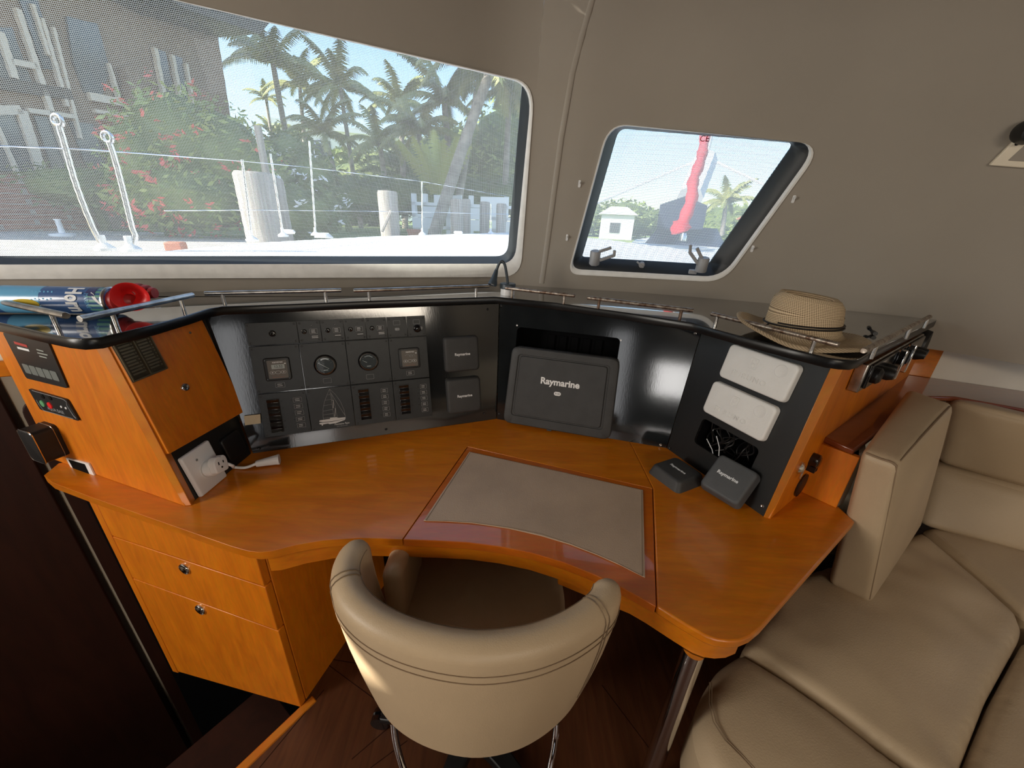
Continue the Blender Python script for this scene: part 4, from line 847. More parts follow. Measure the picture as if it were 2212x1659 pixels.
canletter('Horn', hpos(135), vang-4, .047, 'ink', 'printed_word', sx=.62, bold=.04); canletter('MARINE', hpos(168), vang+2, .013, 'skyb', 'printed_word', sx=.75, bold=.0)
# trumpet and trigger body
tb_ = cf_.p(0, 0, CL+.002); hf_ = F(tb_, up, sd, ax); m = MB(); m.lathe(hf_, [(.027, 0), (.027, .010), (.019, .016), (.017, .038), (.012, .045), (.001, .047)], 24); m.build('trigger_cap', M['redd'], can)
for (hh_, zz_, rr2) in ((.045, -.004, .019), (.062, -.006, .017), (.075, -.008, .013)): m = MB(); m.lathe(F(hf_.p(zz_+.022, -.040, hh_-.012), sd, up, ax), [(.001, -.007), (rr2, -.006), (rr2+.002, 0), (rr2, .006), (.001, .007)], 20); m.build('finger_ridge', M['redd'], can)
m = MB(); arch = [hf_.p(.012, -.02, .004), hf_.p(.028, -.02, .010), hf_.p(.032, -.02, .022), hf_.p(.024, -.02, .036), hf_.p(.006, -.02, .044)]; m.tube(smooth(arch, 4), .008, 8); m.build('trigger_arch', M['redd'], can)
tc_ = onz(282, 640, ZS1+.043); tc_ = Vector(CO)+(tc_-Vector(CO))*.968; dr3 = (Vector(CO)+Vector((-.25, 0, -.35))-tc_).normalized(); tn = F(tc_, dr3.cross(Vector((0, 0, 1))), dr3.cross(Vector((0, 0, 1))).cross(dr3)*-1, dr3)
m = MB(); pr = [(1.04*a_, 1.0*b_) for a_, b_ in [(.008, -.045), (.010, -.030), (.016, -.014), (.026, -.003), (.0335, .004), (.0345, .006), (.033, .006), (.024, -.002), (.014, -.014), (.009, -.028), (.0005, -.034)]]
m.lathe(tn, pr, 36, cap1=False); m.build('trumpet', M['red'], can, ang=60)
# ================================================================== GOOSENECK LAMP in the corner
lb = onz(1096, 636, ZS1); t = thing('reading_lamp', lb, 'slate grey gooseneck reading lamp with small cone head in the corner', 'lamp'); q = ZF(ZS1, (lb.x, lb.y))
m = MB(); m.lathe(q, [(.026, .0), (.026, .022), (.025, .024)], 28, cap1=True); m.build('white_base_ring', M['white'], t)
m = MB(); m.lathe(q.at(.0, .004, .022), [(.030, 0), (.030, .016), (.028, .019), (.0005, .019)], 28); m.build('switch_cap', M['lampgrey'], t, bevel=.001)
bx = q.p(.0, .004, .04); hd_a = onz(1071, 606, ZS1+.055); 
NF = F(bx, (1, 0, 0), (0, 0, 1), (0, -1, 0))
def npx(x, y): return onpl(x, y, bx, (0, -1, 0))
m = MB(); m.tube(smooth([bx, npx(1094, 590), npx(1090, 571), npx(1083, 564), npx(1077, 572), npx(1072, 586)], 6), [.0052]*31, 10); m.build('gooseneck', M['lampgrey'], t)
ha, hb = npx(1072, 585), npx(1064, 614)+Vector((-.0, -.02, 0)); dd_ = (hb-ha).normalized(); hf2 = F(ha, dd_.cross(Vector((0, 1, 0))), dd_.cross(Vector((0, 1, 0))).cross(dd_), dd_); L_ = (hb-ha).length
m = MB(); m.lathe(hf2, [(.004, -.01), (.007, .0), (.011, L_*.5), (.0165, L_*.85), (.0165, L_), (.0145, L_), (.012, L_-.006), (.0004, L_-.006)], 24, cap1=False); m.build('lamp_head', M['lampgrey'], t)
m = MB(); m.lathe(hf2, [(.010, L_-.006), (.006, L_-.002), (.0004, L_-.001)], 16); m.build('lens', M['glass'] if False else M['white'], t)
# ================================================================== STRAW HAT
hc = onz(1724, 728, ZS1+.004); t = thing('straw_hat', hc, 'tan woven straw sun hat with black cord lying on the shelf', 'hat')
hA = F((hc.x, hc.y, ZS1+.006), (.83, -.45, .035), (.45, .83, 0), (0.03, 0, 1)); hA.n = hA.u.cross(hA.v).normalized(); hA.v = hA.n.cross(hA.u)
def hatp(a, k):                                      # k: 0 brim edge .. 1 crown centre
    ca, sa = math.cos(a), math.sin(a)
    pr = [(1.0, .013), (.985, .016), (.93, .019), (.86, .015), (.78, .011), (.70, .010), (.62, .012), (.555, .022), (.545, .040), (.535, .060), (.52, .080), (.495, .098), (.44, .109), (.37, .107), (.25, .086), (.12, .078), (.0, .076)]
    x = k*(len(pr)-1); i = min(int(x), len(pr)-2); f_ = x-i; r = pr[i][0]*(1-f_)+pr[i+1][0]*f_; h = pr[i][1]*(1-f_)+pr[i+1][1]*f_
    brim = max(0, (r-.56)/.44); rx, ry = .155, .130
    h += brim*(.030*math.cos(a-R(180))**2*(1 if math.cos(a) < 0 else .05) - .014*(max(0, math.cos(a))) - .016*abs(sa)**2*(1 if sa < 0 else .3)+.003*math.sin(5*a))
    if h > .06: h += .010*(-math.cos(a))*(r/.5)-.008*max(0, 1-abs(sa)*2.5)*(r < .5)
    sq = 1-.10*max(0, h-.02)*10*abs(sa)*.6
    return hA.p(rx*r*ca, ry*r*sa*sq, h)
NA, NK = 72, 48; m = MB(); m.loft([[hatp(2*math.pi*i/NA, k/NK) for i in range(NA)] for k in range(NK)], cap1=True)
o = m.build('hat_body', M['straw'], t, ang=80); o.modifiers.new('solid', 'SOLIDIFY').thickness = .0022; me = o.data; uv = me.uv_layers.new(name='UVMap')
for p in me.polygons:
    for li in p.loop_indices:
        vi = me.loops[li].vertex_index; k, i = divmod(vi, NA)
        if max(me.loops[x].vertex_index % NA for x in p.loop_indices) == NA-1 and i == 0 and len(p.loop_indices) == 4: i = NA
        uv.data[li].uv = (i/NA, k/NK*1.0)
kk = 7.6/16; m = MB(); m.tube([hatp(a, kk)*1.0+hA.n*.002+(hatp(a, kk)-hA.p(0, 0, .03)).normalized()*.003 for a in [2*math.pi*i/60 for i in range(61)]], .0024, 6); m.build('cord_band', M['cord'], t)
m = MB(); m.tube([hatp(a, kk+.012)+hA.n*.004+(hatp(a, kk)-hA.p(0, 0, .03)).normalized()*.003 for a in [2*math.pi*i/60 for i in range(-22, 2)]], .0022, 6); kn = hatp(R(208), kk)+hA.n*.003-hA.u*.003; m.tube(smooth([kn, kn+hA.u*.0-hA.v*.006-hA.n*.004, kn-hA.v*.010-hA.n*.012-hA.u*.010]), .0022, 6); m.build('cord_tail', M['cord'], t)
lk_ = onz(1884, 722, ZS1); tt = thing('cord_lock', lk_, 'small black cord lock lying on the shelf behind the hat brim', 'cord lock'); qf = ZF(ZS1, (lk_.x, lk_.y), .6)
m = MB(); m.tube([qf.p(-.016, -.01, .006), qf.p(.0, .0, .006)], .006, 8); m.tube([qf.p(0, 0, .006), qf.p(.008, .012, .012)], .0035, 8); m.build('toggle_barrel', M['black'], tt); m = MB(); m.tube([qf.p(.008, .012, .012), qf.p(.02, .018, .014)], .005, 8); m.build('toggle_button', M['black'], tt)
# ================================================================== THINGS ON THE RIGHT SIDE BOARD
RF = RSF
t = thing('marine_radio', RF.p(.35, .33, 0), 'chrome faced radio with black knobs under the shelf end', 'radio')
r0, r1 = RF.loc(1826, 840)[0], RF.loc(1965, 760)[0]
m = MB(); m.box(RF, (r0-.0, r0+.62), (.335, .415), (.001, .026)); m.build('radio_case', M['steel'], t, bevel=.003)
m = MB(); m.box(RF, (r0+.02, r0+.60), (.345, .412), (.026, .034)); m.build('radio_front', M['blackg'], t, bevel=.003)
for a, r, l in ((.07, .022, .014), (.12, .018, .030), (.19, .012, .02), (.46, .016, .034), (.52, .013, .03)):
    m = MB(); m.lathe(RF.at(r0+a, .375, .034), [(r, 0), (r, l*.6), (r*.7, l), (.001, l)], 18); m.build('knob', M['black'], t)
for a in (.25, .36): m = MB(); m.box(RF, (r0+a, r0+a+.012), (.33, .42), (.034, .052)); m.build('bracket', M['chrome'], t, bevel=.003)
m = MB(); m.box(RF, (r0+.27, r0+.35), (.355, .40), (.034, .044)); m.build('display_window', M['black'], t)
q = RF.at(RF.loc(1975, 748)[0]-.03, .36, 0); t = thing('round_speaker', q.p(0, 0, 0), 'dark oval loudspeaker at the far end of the side board', 'speaker'); m = MB(); m.lathe(q, [(.055, 0), (.058, .02), (.052, .034), (.0005, .036)], 28); m.build('speaker_grille', M['black'], t)
q = RF.at(*RF.loc(1729, 1047), 0); t = thing('speaker_disc', q.p(0, 0, 0), 'round dark mesh disc set low on the right side board', 'speaker'); m = MB(); m.lathe(q, [(.036, 0), (.036, .003), (.033, .005), (.0005, .005)], 28); m.build('disc_grille', M['black'], t); m = MB(); m.lathe(q, [(.0375, 0), (.0375, .004), (.0362, .0045)], 28, cap1=False); m.build('disc_rim', M['blackg'], t)
q = RF.at(*RF.loc(1727, 1010), 0); t = thing('key_lock', q.p(0, 0, 0), 'clear and chrome catch on the right side board', 'catch'); m = MB(); m.lathe(q, [(.018, 0), (.018, .004), (.012, .010), (.0005, .012)], 20); m.build('chrome_boss', M['chrome'], t); m = MB(); m.box(q, (-.004, .004), (-.032, .006), (.006, .012)); m.build('catch_lever', M['chrome'], t, bevel=.002)
q = RF.at(*RF.loc(1752, 992), 0); t = thing('microphone_clip', q.p(0, 0, 0), 'black plastic microphone clip beside the chrome catch', 'clip'); m = MB(); m.lathe(q, [(.017, 0), (.017, .018), (.012, .022), (.0005, .022)], 16, sy=1.3); m.build('clip_body', M['blackg'], t); m = MB(); m.box(q, (-.012, -.004), (-.032, -.012), (.0, .02)); m.box(q, (.004, .012), (-.032, -.012), (.0, .02)); m.build('clip_prongs', M['black'], t)
# ================================================================== LEDGE, RECESS TRIM
zl = .938; LG = thing('ledge', (1.3, 1.2, zl), 'glossy reddish wooden ledge running behind the sofa cushions', 'ledge')
la, lb_, lc = onz(1780, 943, zl), onz(1846, 972, zl), onz(1963, 805, zl)
dd2 = (onz(1935, 880, zl)-lb_); dd2 = (RSF.u)
pts = [la, lb_, lb_+Vector((.58, .40, 0)), Vector((1.62, 1.30, zl)), Vector((2.02, 1.08, zl)), Vector((2.26, .9, zl)), Vector((2.27, 1.15, zl)), Vector((2.0, 1.38, zl)), Vector((1.66, 1.53, zl))]
m = MB(); m.prism(pts, (0, 0, -.018)); m.build('ledge_top', M['woodledge'], LG, bevel=.004)
BX0, BX1 = onz(1728, 1062, ZD), onz(1806, 1098, ZD); m = MB(); m.prism([BX0, BX1, Vector((BX1.x, BX1.y, zl-.018)), Vector((BX0.x, BX0.y, zl-.018))], Vector((.012, .012, 0))); m.build('end_board', M['woodv'], LG, bevel=.002)
m = MB(); a = BX1+Vector((.004, .006, 0)); m.prism([a, a+Vector((.028, .012, 0)), a+Vector((.028, .012, zl-.02-ZD)), a+Vector((0, 0, zl-.02-ZD))], Vector((.4, .5, 0))); m.build('pale_filler', M['liner'], LG)
m = MB(); u = (Vector((2.0, 1.40, 0))-Vector((1.665, 1.545, 0))).normalized(); q = F((1.655, 1.535, zl), u, (0, 0, 1), (u.y, -u.x, 0)); m.box(q, (-.25, .075), (0, .25), (.002, .012)); struct(m, 'trim_8', M['wood'], bevel=.002)
m = MB(); m.box(q, (.075, .9), (0, .25), (.0005, .004)); struct(m, 'trim_9', M['cream'])
# ================================================================== SOFA
SOF = thing('corner_sofa', (1.2, .5, .09), 'cream leather corner sofa with seat cushions and buttonless back cushions', 'sofa')
ZC = .45
def cushion(name, poly, z0, z1, bev, rad=.05, mt='leathers', par=None, puff=.012, wr=.004, seed=0):
    P = roundpoly([Vector((p[0], p[1])) for p in poly], rad, 5); Q = []
    for i in range(len(P)):
        a, b = P[i], P[(i+1) % len(P)]
        if (b-a).length < 1e-5: continue
        k = max(1, int((b-a).length/.02)); Q += [a.lerp(b, q/k) for q in range(k)]
    n = len(Q); nd = np.array([[q.x, q.y] for q in Q]); A_, B_ = nd, np.roll(nd, -1, 0); AB = B_-A_; L2 = (AB**2).sum(1)+1e-12
    def dist(x, y):
        t = np.clip(((x-A_[:, 0])*AB[:, 0]+(y-A_[:, 1])*AB[:, 1])/L2, 0, 1); return float(np.sqrt(((A_[:, 0]+t*AB[:, 0]-x)**2+(A_[:, 1]+t*AB[:, 1]-y)**2).min()))
    def inside(x, y):
        c = ((A_[:, 1] > y) != (B_[:, 1] > y)) & (x < (B_[:, 0]-A_[:, 0])*(y-A_[:, 1])/(B_[:, 1]-A_[:, 1]+1e-12)+A_[:, 0]); return bool(c.sum() % 2)
    pts = list(Q)
    lo, hi = nd.min(0), nd.max(0); st = .016; x = lo[0]
    while x < hi[0]:
        y = lo[1]
        while y < hi[1]:
            if inside(x, y) and dist(x, y) > .006: pts.append(Vector((x, y)))
            y += st
        x += st
    v2, e2, f2, *_ = geometry.delaunay_2d_cdt(pts, [(i, (i+1) % n) for i in range(n)], [], 1, 1e-6)
    def hz(v):
        d = dist(v.x, v.y); e = max(0, bev-d); h = z1-bev+math.sqrt(max(0, bev*bev-e*e)); s_ = min(1, d/.16); h += puff*(s_*s_*(3-2*s_))
        w = noise.noise(Vector((v.x*3.1+seed, v.y*9, seed)))*noise.noise(Vector((v.x*7+3, v.y*4, seed+5))); return h+wr*1.6*w*min(1, d/.05)
    vs = [Vector((v.x, v.y, hz(v))) for v in v2]; m = MB(); m.add(vs, [tuple(f) for f in f2])
    m.loft([[Vector((q.x, q.y, z0)) for q in Q], [Vector((q.x, q.y, z1-bev)) for q in Q]], cap0=True)
    return m.build(name, M[mt], par or SOF, ang=70)
z = lambda x, y, h=ZC: onz(x, y, h)
zA = .445
S1 = [z(1606, 1396), z(1540, 1440), z(1503, 1520), z(1506, 1590), z(1560, 1680), z(1700, 1800), z(2120, 1740)]
pA = [(.455, .455), (.50, .56), (.655, .695), (.99, .40), (.86, .18), (.64, .17), (.50, .28), (.445, .38)]
def pz(x, y): p = z(x, y); return (p.x, p.y)
seamA = [pz(1607, 1396), pz(1700, 1452), pz(1800, 1520), pz(1900, 1598), pz(1985, 1659)]
eA = Vector(seamA[-1])+(Vector(seamA[-1])-Vector(seamA[-2]))*1.6
A_ = [pz(1603, 1399), pz(1558, 1428), pz(1518, 1490), pz(1503, 1550), pz(1512, 1610), pz(1545, 1680), pz(1640, 1800), (eA.x-.05, eA.y-.22), (eA.x-.004, eA.y-.004)]+[tuple(Vector(p)+Vector((-.003, -.004))) for p in reversed(seamA[1:])]
cushion('seat_cushion', A_, .27, ZC, .045, rad=[.01, .03, .04, .05, .05, .05, .06, .06, .01, .0, 0, 0, 0], wr=.012, seed=8)
wd = [pz(1988, 1141), (1.80, 1.25), (1.62, 1.28)]
vl = [pz(2212, 1372), pz(2140, 1500), pz(2078, 1668)]
B_ = seamA+[(eA.x, eA.y), (eA.x+.06, eA.y-.02), pz(2078, 1668), pz(2140, 1505), pz(2216, 1366), pz(2216, 1335), pz(2100, 1232), pz(1993, 1143), (1.15, .99), (.95, .92), (.90, .90)]
cushion('seat_cushion', B_, .27, ZC, .030, rad=[.01, 0, 0, 0, 0, .0, .02, .03, .03, .06, .04, .02, .03, .03, .02, .02], puff=.016, wr=.024, seed=3)
C_ = [pz(1997, 1139), pz(2105, 1230), pz(2222, 1333), (2.05, .72), (2.2, .8), (2.2, 1.1), (1.75, 1.22)]
cushion('seat_cushion', C_, .27, ZC, .025, rad=.02)
D_ = [pz(2224, 1372), pz(2150, 1510), pz(2084, 1670), (1.05, .15), (2.2, .0), (2.2, .68)]
cushion('seat_cushion', D_, .27, ZC-.012, .025, rad=.02)
m = MB(); m.prism([Vector((.60, .60, .26)), Vector((.52, .45, .26)), Vector((.53, .32, .26)), Vector((.8, .15, .26)), Vector((2.2, -.1, .26)), Vector((2.25, 1.1, .26)), Vector((1.3, 1.2, .26)), Vector((.92, .96, .26))], (0, 0, -.165)); m.build('sofa_base', M['wooddark'], SOF)
for pts in ([z(x, y, ZC+.004) for x, y in ((1532, 1475), (1531, 1520), (1540, 1560), (1565, 1600), (1600, 1635), (1625, 1662))],):
    for o_ in (0, .006): m = MB(); m.tube([p+Vector((o_, 0, .002)) for p in pts], .0011, 5); m.build('stitching', M['stitch'], SOF)
# standing block cushion
def hexcush(name, corners, bev, par, mt='leathers', puff=.012, wr=.003, seed=0):  # corners: 4 bottom, 4 top, same order; soft rounded block
    c = [Vector(p) for p in corners]; ln = [((c[1]-c[0]).length+(c[2]-c[3]).length)/2, ((c[3]-c[0]).length+(c[2]-c[1]).length)/2, sum((c[i+4]-c[i]).length for i in range(4))/4]
    def q(u, v, w):
        b = c[0].lerp(c[1], u).lerp(c[3].lerp(c[2], u), v); t = c[4].lerp(c[5], u).lerp(c[7].lerp(c[6], u), v); return b.lerp(t, w)
    m = MB(); N = 22; r = [min(.98, 2*bev/x) for x in ln]
    for ax in range(3):
        for sg in (-1, 1):
            g = []
            for i in range(N+1):
                row = []
                for k in range(N+1):
                    p = [0, 0, 0]; a_, b_ = -math.cos(math.pi*i/N), -math.cos(math.pi*k/N); p[ax] = sg; p[(ax+1) % 3] = a_; p[(ax+2) % 3] = b_
                    inn = [max(-(1-r[t]), min(1-r[t], p[t])) for t in range(3)]; d = Vector([(p[t]-inn[t])/r[t] for t in range(3)]); d = d.normalized() if d.length > 1e-9 else d
                    p2 = [inn[t]+d[t]*r[t] for t in range(3)]; p2[ax] += sg*2*puff/ln[ax]*(1-a_*a_)*(1-b_*b_); P = q(*[(x+1)/2 for x in p2])
                    nz = noise.noise(P*6+Vector((seed, 0, 0)))*noise.noise(P*13); row.append(P+Vector((1, 1, 1))*wr*nz*2)
                g.append(row)
            m.loft(g, closed=False)
    o = m.build(name, M[mt], par, ang=75); me = o.data; bm = bmesh.new(); bm.from_mesh(me); bmesh.ops.remove_doubles(bm, verts=bm.verts, dist=1e-5); bmesh.ops.recalc_face_normals(bm, faces=bm.faces); bm.to_mesh(me); bm.free(); me.shade_smooth()
    return o
bf = [z(1787, 1262), z(1880, 1309)]; zt_ = .97; tf = [onz(1861, 972, zt_), onz(1944, 1004, zt_)]; tb2 = [onz(2064, 872, zt_+.01), onz(1962, 838, zt_+.01)]; bb = [z(1990, 1146)+Vector((.02, .02, 0)), Vector((1.42, 1.26, ZC))]
BC = hexcush('back_cushion', [bf[0], bf[1], bb[0], bb[1], tf[0], tf[1], tb2[0], tb2[1]], .024, SOF, puff=.007)
BC['label'] = 'upright block-shaped back cushion'
lf_ = (tf[0]-tf[1]).normalized(); bk_ = (tb2[0]-tf[1]).normalized(); dn_ = Vector((0, 0, -1)); k_ = .0062
E1 = [bf[1].lerp(tf[1], t)+lf_*k_+bk_*k_ for t in (.04, .3, .6, .93)]; E2 = [tf[1].lerp(tf[0], t)+dn_*k_+bk_*k_ for t in (.12, .5, .88)]; E3 = [tf[1].lerp(tb2[0], t)+lf_*k_+dn_*k_*.8+Vector((0, 0, .004*math.sin(math.pi*t))) for t in (.05, .35, .7, .95)]
for e in (E1+E2, E3): m = MB(); m.tube(smooth(e), .0026, 6); m.build('piping', M['stitch'], BC)
# long back cushions along the starboard side, two rolls
def roll(lo0, lo1, hi0, hi1, depth, name='back_cushion'):
    u = (lo1-lo0).normalized(); n = Vector((u.y, -u.x, 0));
    if n.y > 0: n = -n
    o = hexcush(name, [lo0, lo1, lo1-n*depth, lo0-n*depth, hi0, hi1, hi1-n*depth*.7, hi0-n*depth*.7], .035, SOF); return o
k0, k1 = onz(1985, 1139, ZC), onz(2260, 1213, ZC); m0, m1 = onz(2022, 1003, .665)*1.0, onz(2260, 1070, .665); h0, h1 = onz(2058, 866, .93), onz(2260, 918, .93)
k1 = k0+(k1-k0)*2.6; m1 = m0+(m1-m0)*2.6; h1 = h0+(h1-h0)*2.6
roll(k0, k1, m0+Vector((0, 0, -.004)), m1+Vector((0, 0, -.004)), .16); roll(m0+Vector((0, 0, .004)), m1+Vector((0, 0, .004)), h0, h1, .13)
# ================================================================== SWIVEL CHAIR
ch = thing('swivel_tub_chair', (-.05, .62, ZFL), 'cream leather tub chair on a black swivel base, pushed up to the desk', 'chair')
tips = [(-.338, .655), (-.350, .60), (-.330, .545), (-.275, .49), (-.205, .447), (-.125, .423), (-.04, .414), (.045, .425), (.115, .449), (.175, .483), (.218, .520), (.232, .548), (.222, .575)]
tips = [(-.322, .662), (-.333, .62), (-.326, .57), (-.29, .517), (-.225, .473), (-.14, .445), (-.045, .434), (.04, .445), (.105, .468), (.16, .500), (.197, .532), (.212, .560), (.212, .585)]
Cc = Vector((-.05, .68)); pp = [Vector((x, y, 0)) for x, y in tips]; pth = smooth(pp, 5); n = len(pth)
def nout(i):
    t = (pth[min(i+1, n-1)]-pth[max(i-1, 0)]).normalized(); v = Vector((t.y, -t.x, 0)); 
    return v if v.dot(pth[i]-Vector((Cc.x, Cc.y, 0))) > 0 else -v
TH = .030
prf = []                                             # (outward offset, z, shrink weight)
for zz_ in (.478, .505, .54, .58, .64, .70, .75): prf.append((TH, zz_))
for a in (0, 25, 50, 75, 90, 105, 130, 155, 180): prf.append((TH*math.cos(R(a)), .775+.026*math.sin(R(a))))
for zz_ in (.74, .68, .62, .56, .50): prf.append((-TH, zz_))
rings = []; ctr3 = Vector((-.055, .64, 0))
for i in range(n):
    e_ = min(i, n-1-i); s_ = 1 if e_ > 5 else math.sqrt(max(0, 1-((5-e_)/5.6)**2)); r_ = []
    for off_, z_ in prf:
        zz_ = .775+(z_-.775)*1.0; shr = (max(0, .76-zz_)/.33)**1.6*.21 if True else 0
        dr_o = (1-s_)*.0
        p = pth[i]+nout(i)*off_*s_; p = p+(ctr3-Vector((p.x, p.y, 0)))*Vector((1, 1, 0)).length*0
        p = Vector((p.x+(ctr3.x-p.x)*shr, p.y+(ctr3.y-p.y)*shr*.15, zz_ if z_ < .7 else .70+(zz_-.70)*(.55+.45*s_)))
        r_.append(p)
    rings.append(r_)
m = MB(); m.loft([[r[k] for k in range(len(prf))] for r in rings], closed=True, cap0=True, cap1=True); m.build('tub_shell', M['leather'], ch, ang=75)
def onshell(i, k, lift=.0012):
    p = rings[i][k]; q = pth[i]; return p+(p-Vector((q.x, q.y, .77 if p.z > .74 else p.z))).normalized()*lift
for k, lf in ((6, .001), (5.6, .001)):
    for side in (0,):
        pts = []
        for i in range(2, n-2):
            k0_ = int(k); f_ = k-k0_; a, b = onshell(i, k0_), onshell(i, min(k0_+1, len(prf)-1)); pts.append(a.lerp(b, f_))
        m = MB(); m.tube(pts, .0009, 5); m.build('rim_stitching', M['stitch'], ch)
m = MB(); m.tube([onshell(i, 14, .0006) for i in range(3, n-3)], .0007, 5); m.build('rim_stitching', M['stitch'], ch)
for i in (11, 12, n-13, n-14):
    m = MB(); m.tube([onshell(i, k) for k in range(2 if i > 20 else 5, 15)], .0010, 5); m.build('cross_stitching', M['stitch'], ch)
def ell(rx, ry, cx, cy, ang, z, n=40): return [Vector((cx+rx*math.cos(t)*math.cos(ang)-ry*math.sin(t)*math.sin(ang), cy+rx*math.cos(t)*math.sin(ang)+ry*math.sin(t)*math.cos(ang), z)) for t in [2*math.pi*k/n for k in range(n)]]
m = MB(); cx, cy = -.068, .735; 
m.loft([ell(.20, .22, cx, cy, -.15, .44), ell(.235, .262, cx, cy, -.15, .46), ell(.24, .285, cx, cy, -.15, .50), ell(.235, .28, cx, cy, -.15, .53), ell(.22, .25, cx, cy, -.15, .545), ell(.06, .06, cx, cy, -.15, .55)], cap0=True, cap1=True); m.build('seat', M['leather'], ch, ang=70)
for sx_, xx in ((0, -.275),):
    m = MB(); q = F((-.262, .735, .50), (1, .0, 0), (0, 1, 0), (0, 0, 1)); m.dome(q, rr(.05, .20, .024, 5), -.02, .205, .024, n=4); m.build('armrest', M['leather'], ch, ang=70)
m = MB(); q = ZF(0, (cx, .62)); m.lathe(q, [(.05, .13), (.05, .16), (.026, .17), (.026, .40), (.10, .43), (.10, .445)], 24); m.build('gas_column', M['black'], ch)
for k in range(5):
    a = R(90+72*k+14); u = Vector((math.cos(a), math.sin(a), 0)); f = F((cx, .62, .125), u, (-u.y, u.x, 0), (0, 0, 1)); m = MB()
    m.loft([[f.p(x, b*w, c) for b, c in ((-1, -.0), (1, -.0), (1, h), (-1, h))] for x, w, h in ((.02, .03, .045), (.15, .022, .03), (.27, .016, .018))], cap0=True, cap1=True); lg = m.build('base_leg', M['black'], ch, bevel=.004)
    m = MB(); w_ = F(f.p(.27, 0, -.008), (-u.y, u.x, 0) if False else u, (0, 0, 1), (-u.y, u.x, 0)); m.lathe(w_, [(.026, -.016), (.027, -.004), (.018, 0), (.027, .004), (.026, .016)], 18); m.build('castor', M['blackg'], lg)
hoop = [(850, 1560), (853, 1590), (862, 1630), (880, 1680), (920, 1740), (1000, 1790), (1080, 1790), (1150, 1730), (1180, 1680), (1192, 1640), (1200, 1590), (1202, 1560)]
m = MB(); hz = [.40, .37, .33, .29, .26, .25, .25, .26, .29, .33, .37, .40]; m.tube(smooth([onz(x, y, h_) for (x, y), h_ in zip(hoop, hz)]), .0075, 10); m.build('foot_ring', M['chrome'], ch, label='curved chrome foot ring')
# ================================================================== WINDOW FITTINGS
def walf(x, y, off=0):                               # frame on the wall at a photo point
    s, t = hit(x, y, off); p = S(s, t, off); u = (S(s+.01, t, off)-S(s-.01, t, off)).normalized(); v = (S(s, t+.01, off)-S(s, t-.01, off)).normalized(); n = u.cross(v).normalized()
    if n.dot(Vector(CO)-p) < 0: n = -n
    return F(p, u, v, n)
def bar(m, f, a, b, w, c0, c1):
    A, B = Vector(a), Vector(b); d = (B-A).normalized(); n = Vector((-d.y, d.x))*w/2; m.plate(f, [tuple(A+n), tuple(A-n), tuple(B-n), tuple(B+n)], c0, c1)
f = walf(1284, 556, .0); t = thing('window_latch', f.p(0, 0, 0), 'grey lever latch at the lower left corner of the small window', 'window latch', 'latches of the small window')
m = MB(); lf = F(f.p(0, -.010, .020), f.u, f.n, f.v); m.lathe(lf, [(.019, -.012), (.021, -.008), (.021, .038), (.018, .042), (.0004, .042)], 20); m.build('pivot_barrel', M['greylatch'], t)
m = MB(); g = walf(1284, 556); bar(m, g, (.012, .030), (.058, .048), .011, .018, .028); bar(m, g, (.018, -.002), (.072, .020), .011, .022, .034); bar(m, g, (.072, .016), (.071, .040), .011, .022, .034); m.build('lever', M['greylatch'], t, bevel=.002)
m = MB(); m.box(g, (-.012, .012), (-.030, -.012), (.003, .018)); m.build('latch_foot', M['greylatch'], t, bevel=.002)
f = walf(1512, 572); t = thing('window_latch', f.p(0, 0, 0), 'grey lever latch at the lower right corner of the small window', 'window latch', 'latches of the small window')
m = MB(); lf = F(f.p(.004, -.006, .020), f.u, f.n, f.v); m.lathe(lf, [(.019, -.014), (.021, -.010), (.021, .036), (.018, .040), (.0004, .040)], 20); m.build('pivot_barrel', M['greylatch'], t)
m = MB(); bar(m, f, (-.010, .008), (-.052, .052), .012, .020, .032); bar(m, f, (-.052, .048), (-.056, .080), .010, .020, .032); bar(m, f, (-.002, .028), (-.030, .068), .012, .014, .024); m.build('lever', M['greylatch'], t, bevel=.002)
m = MB(); m.box(f, (-.036, -.006), (-.034, -.018), (.003, .016)); m.build('latch_foot', M['greylatch'], t, bevel=.002)
f = walf(1384, 570, .02); t = thing('window_catch', f.p(0, 0, 0), 'small grey thumb catch at the middle of the small window sill', 'window catch')
m = MB(); m.lathe(f.at(.004, -.002), [(.012, 0), (.012, .010), (.009, .013), (.0003, .013)], 18); m.build('catch_button', M['greylatch'], t); m = MB(); bar(m, f, (-.018, .012), (.012, -.010), .007, .010, .016); m.build('thumb_lever', M['greylatch'], t, bevel=.0015)
gp = [c for c in bpy.data.objects if c.name.startswith('glass_pane') and c.parent == w2][0]
f = walf(1522, 300, .045); lettering('CE', f, .026, M['black'], gp, 'glass_marking', .0, ext=.0002, label='small black CE mark on the pane')
hooks = [(1252, 397, 'white plastic screen hook upper left of the small window'), (1225, 513, 'white plastic screen hook lower left of the small window'), (1714, 430, 'white plastic screen hook upper right of the small window'), (1625, 537, 'white plastic screen hook lower right of the small window')]
for x, y, lb in hooks:
    f = walf(x, y); t = thing('screen_hook', f.p(0, 0, 0), lb, 'hook', 'hooks around the small window'); m = MB(); m.plate(f, rr(.009, .024, .003, 3), 0, .004); m.build('hook_plate', M['white'], t, bevel=.0008)
    m = MB(); m.tube([f.p(0, .005, .003), f.p(0, .003, .012), f.p(0, .009, .015)], .0028, 8); m.build('hook_pin', M['white'], t)
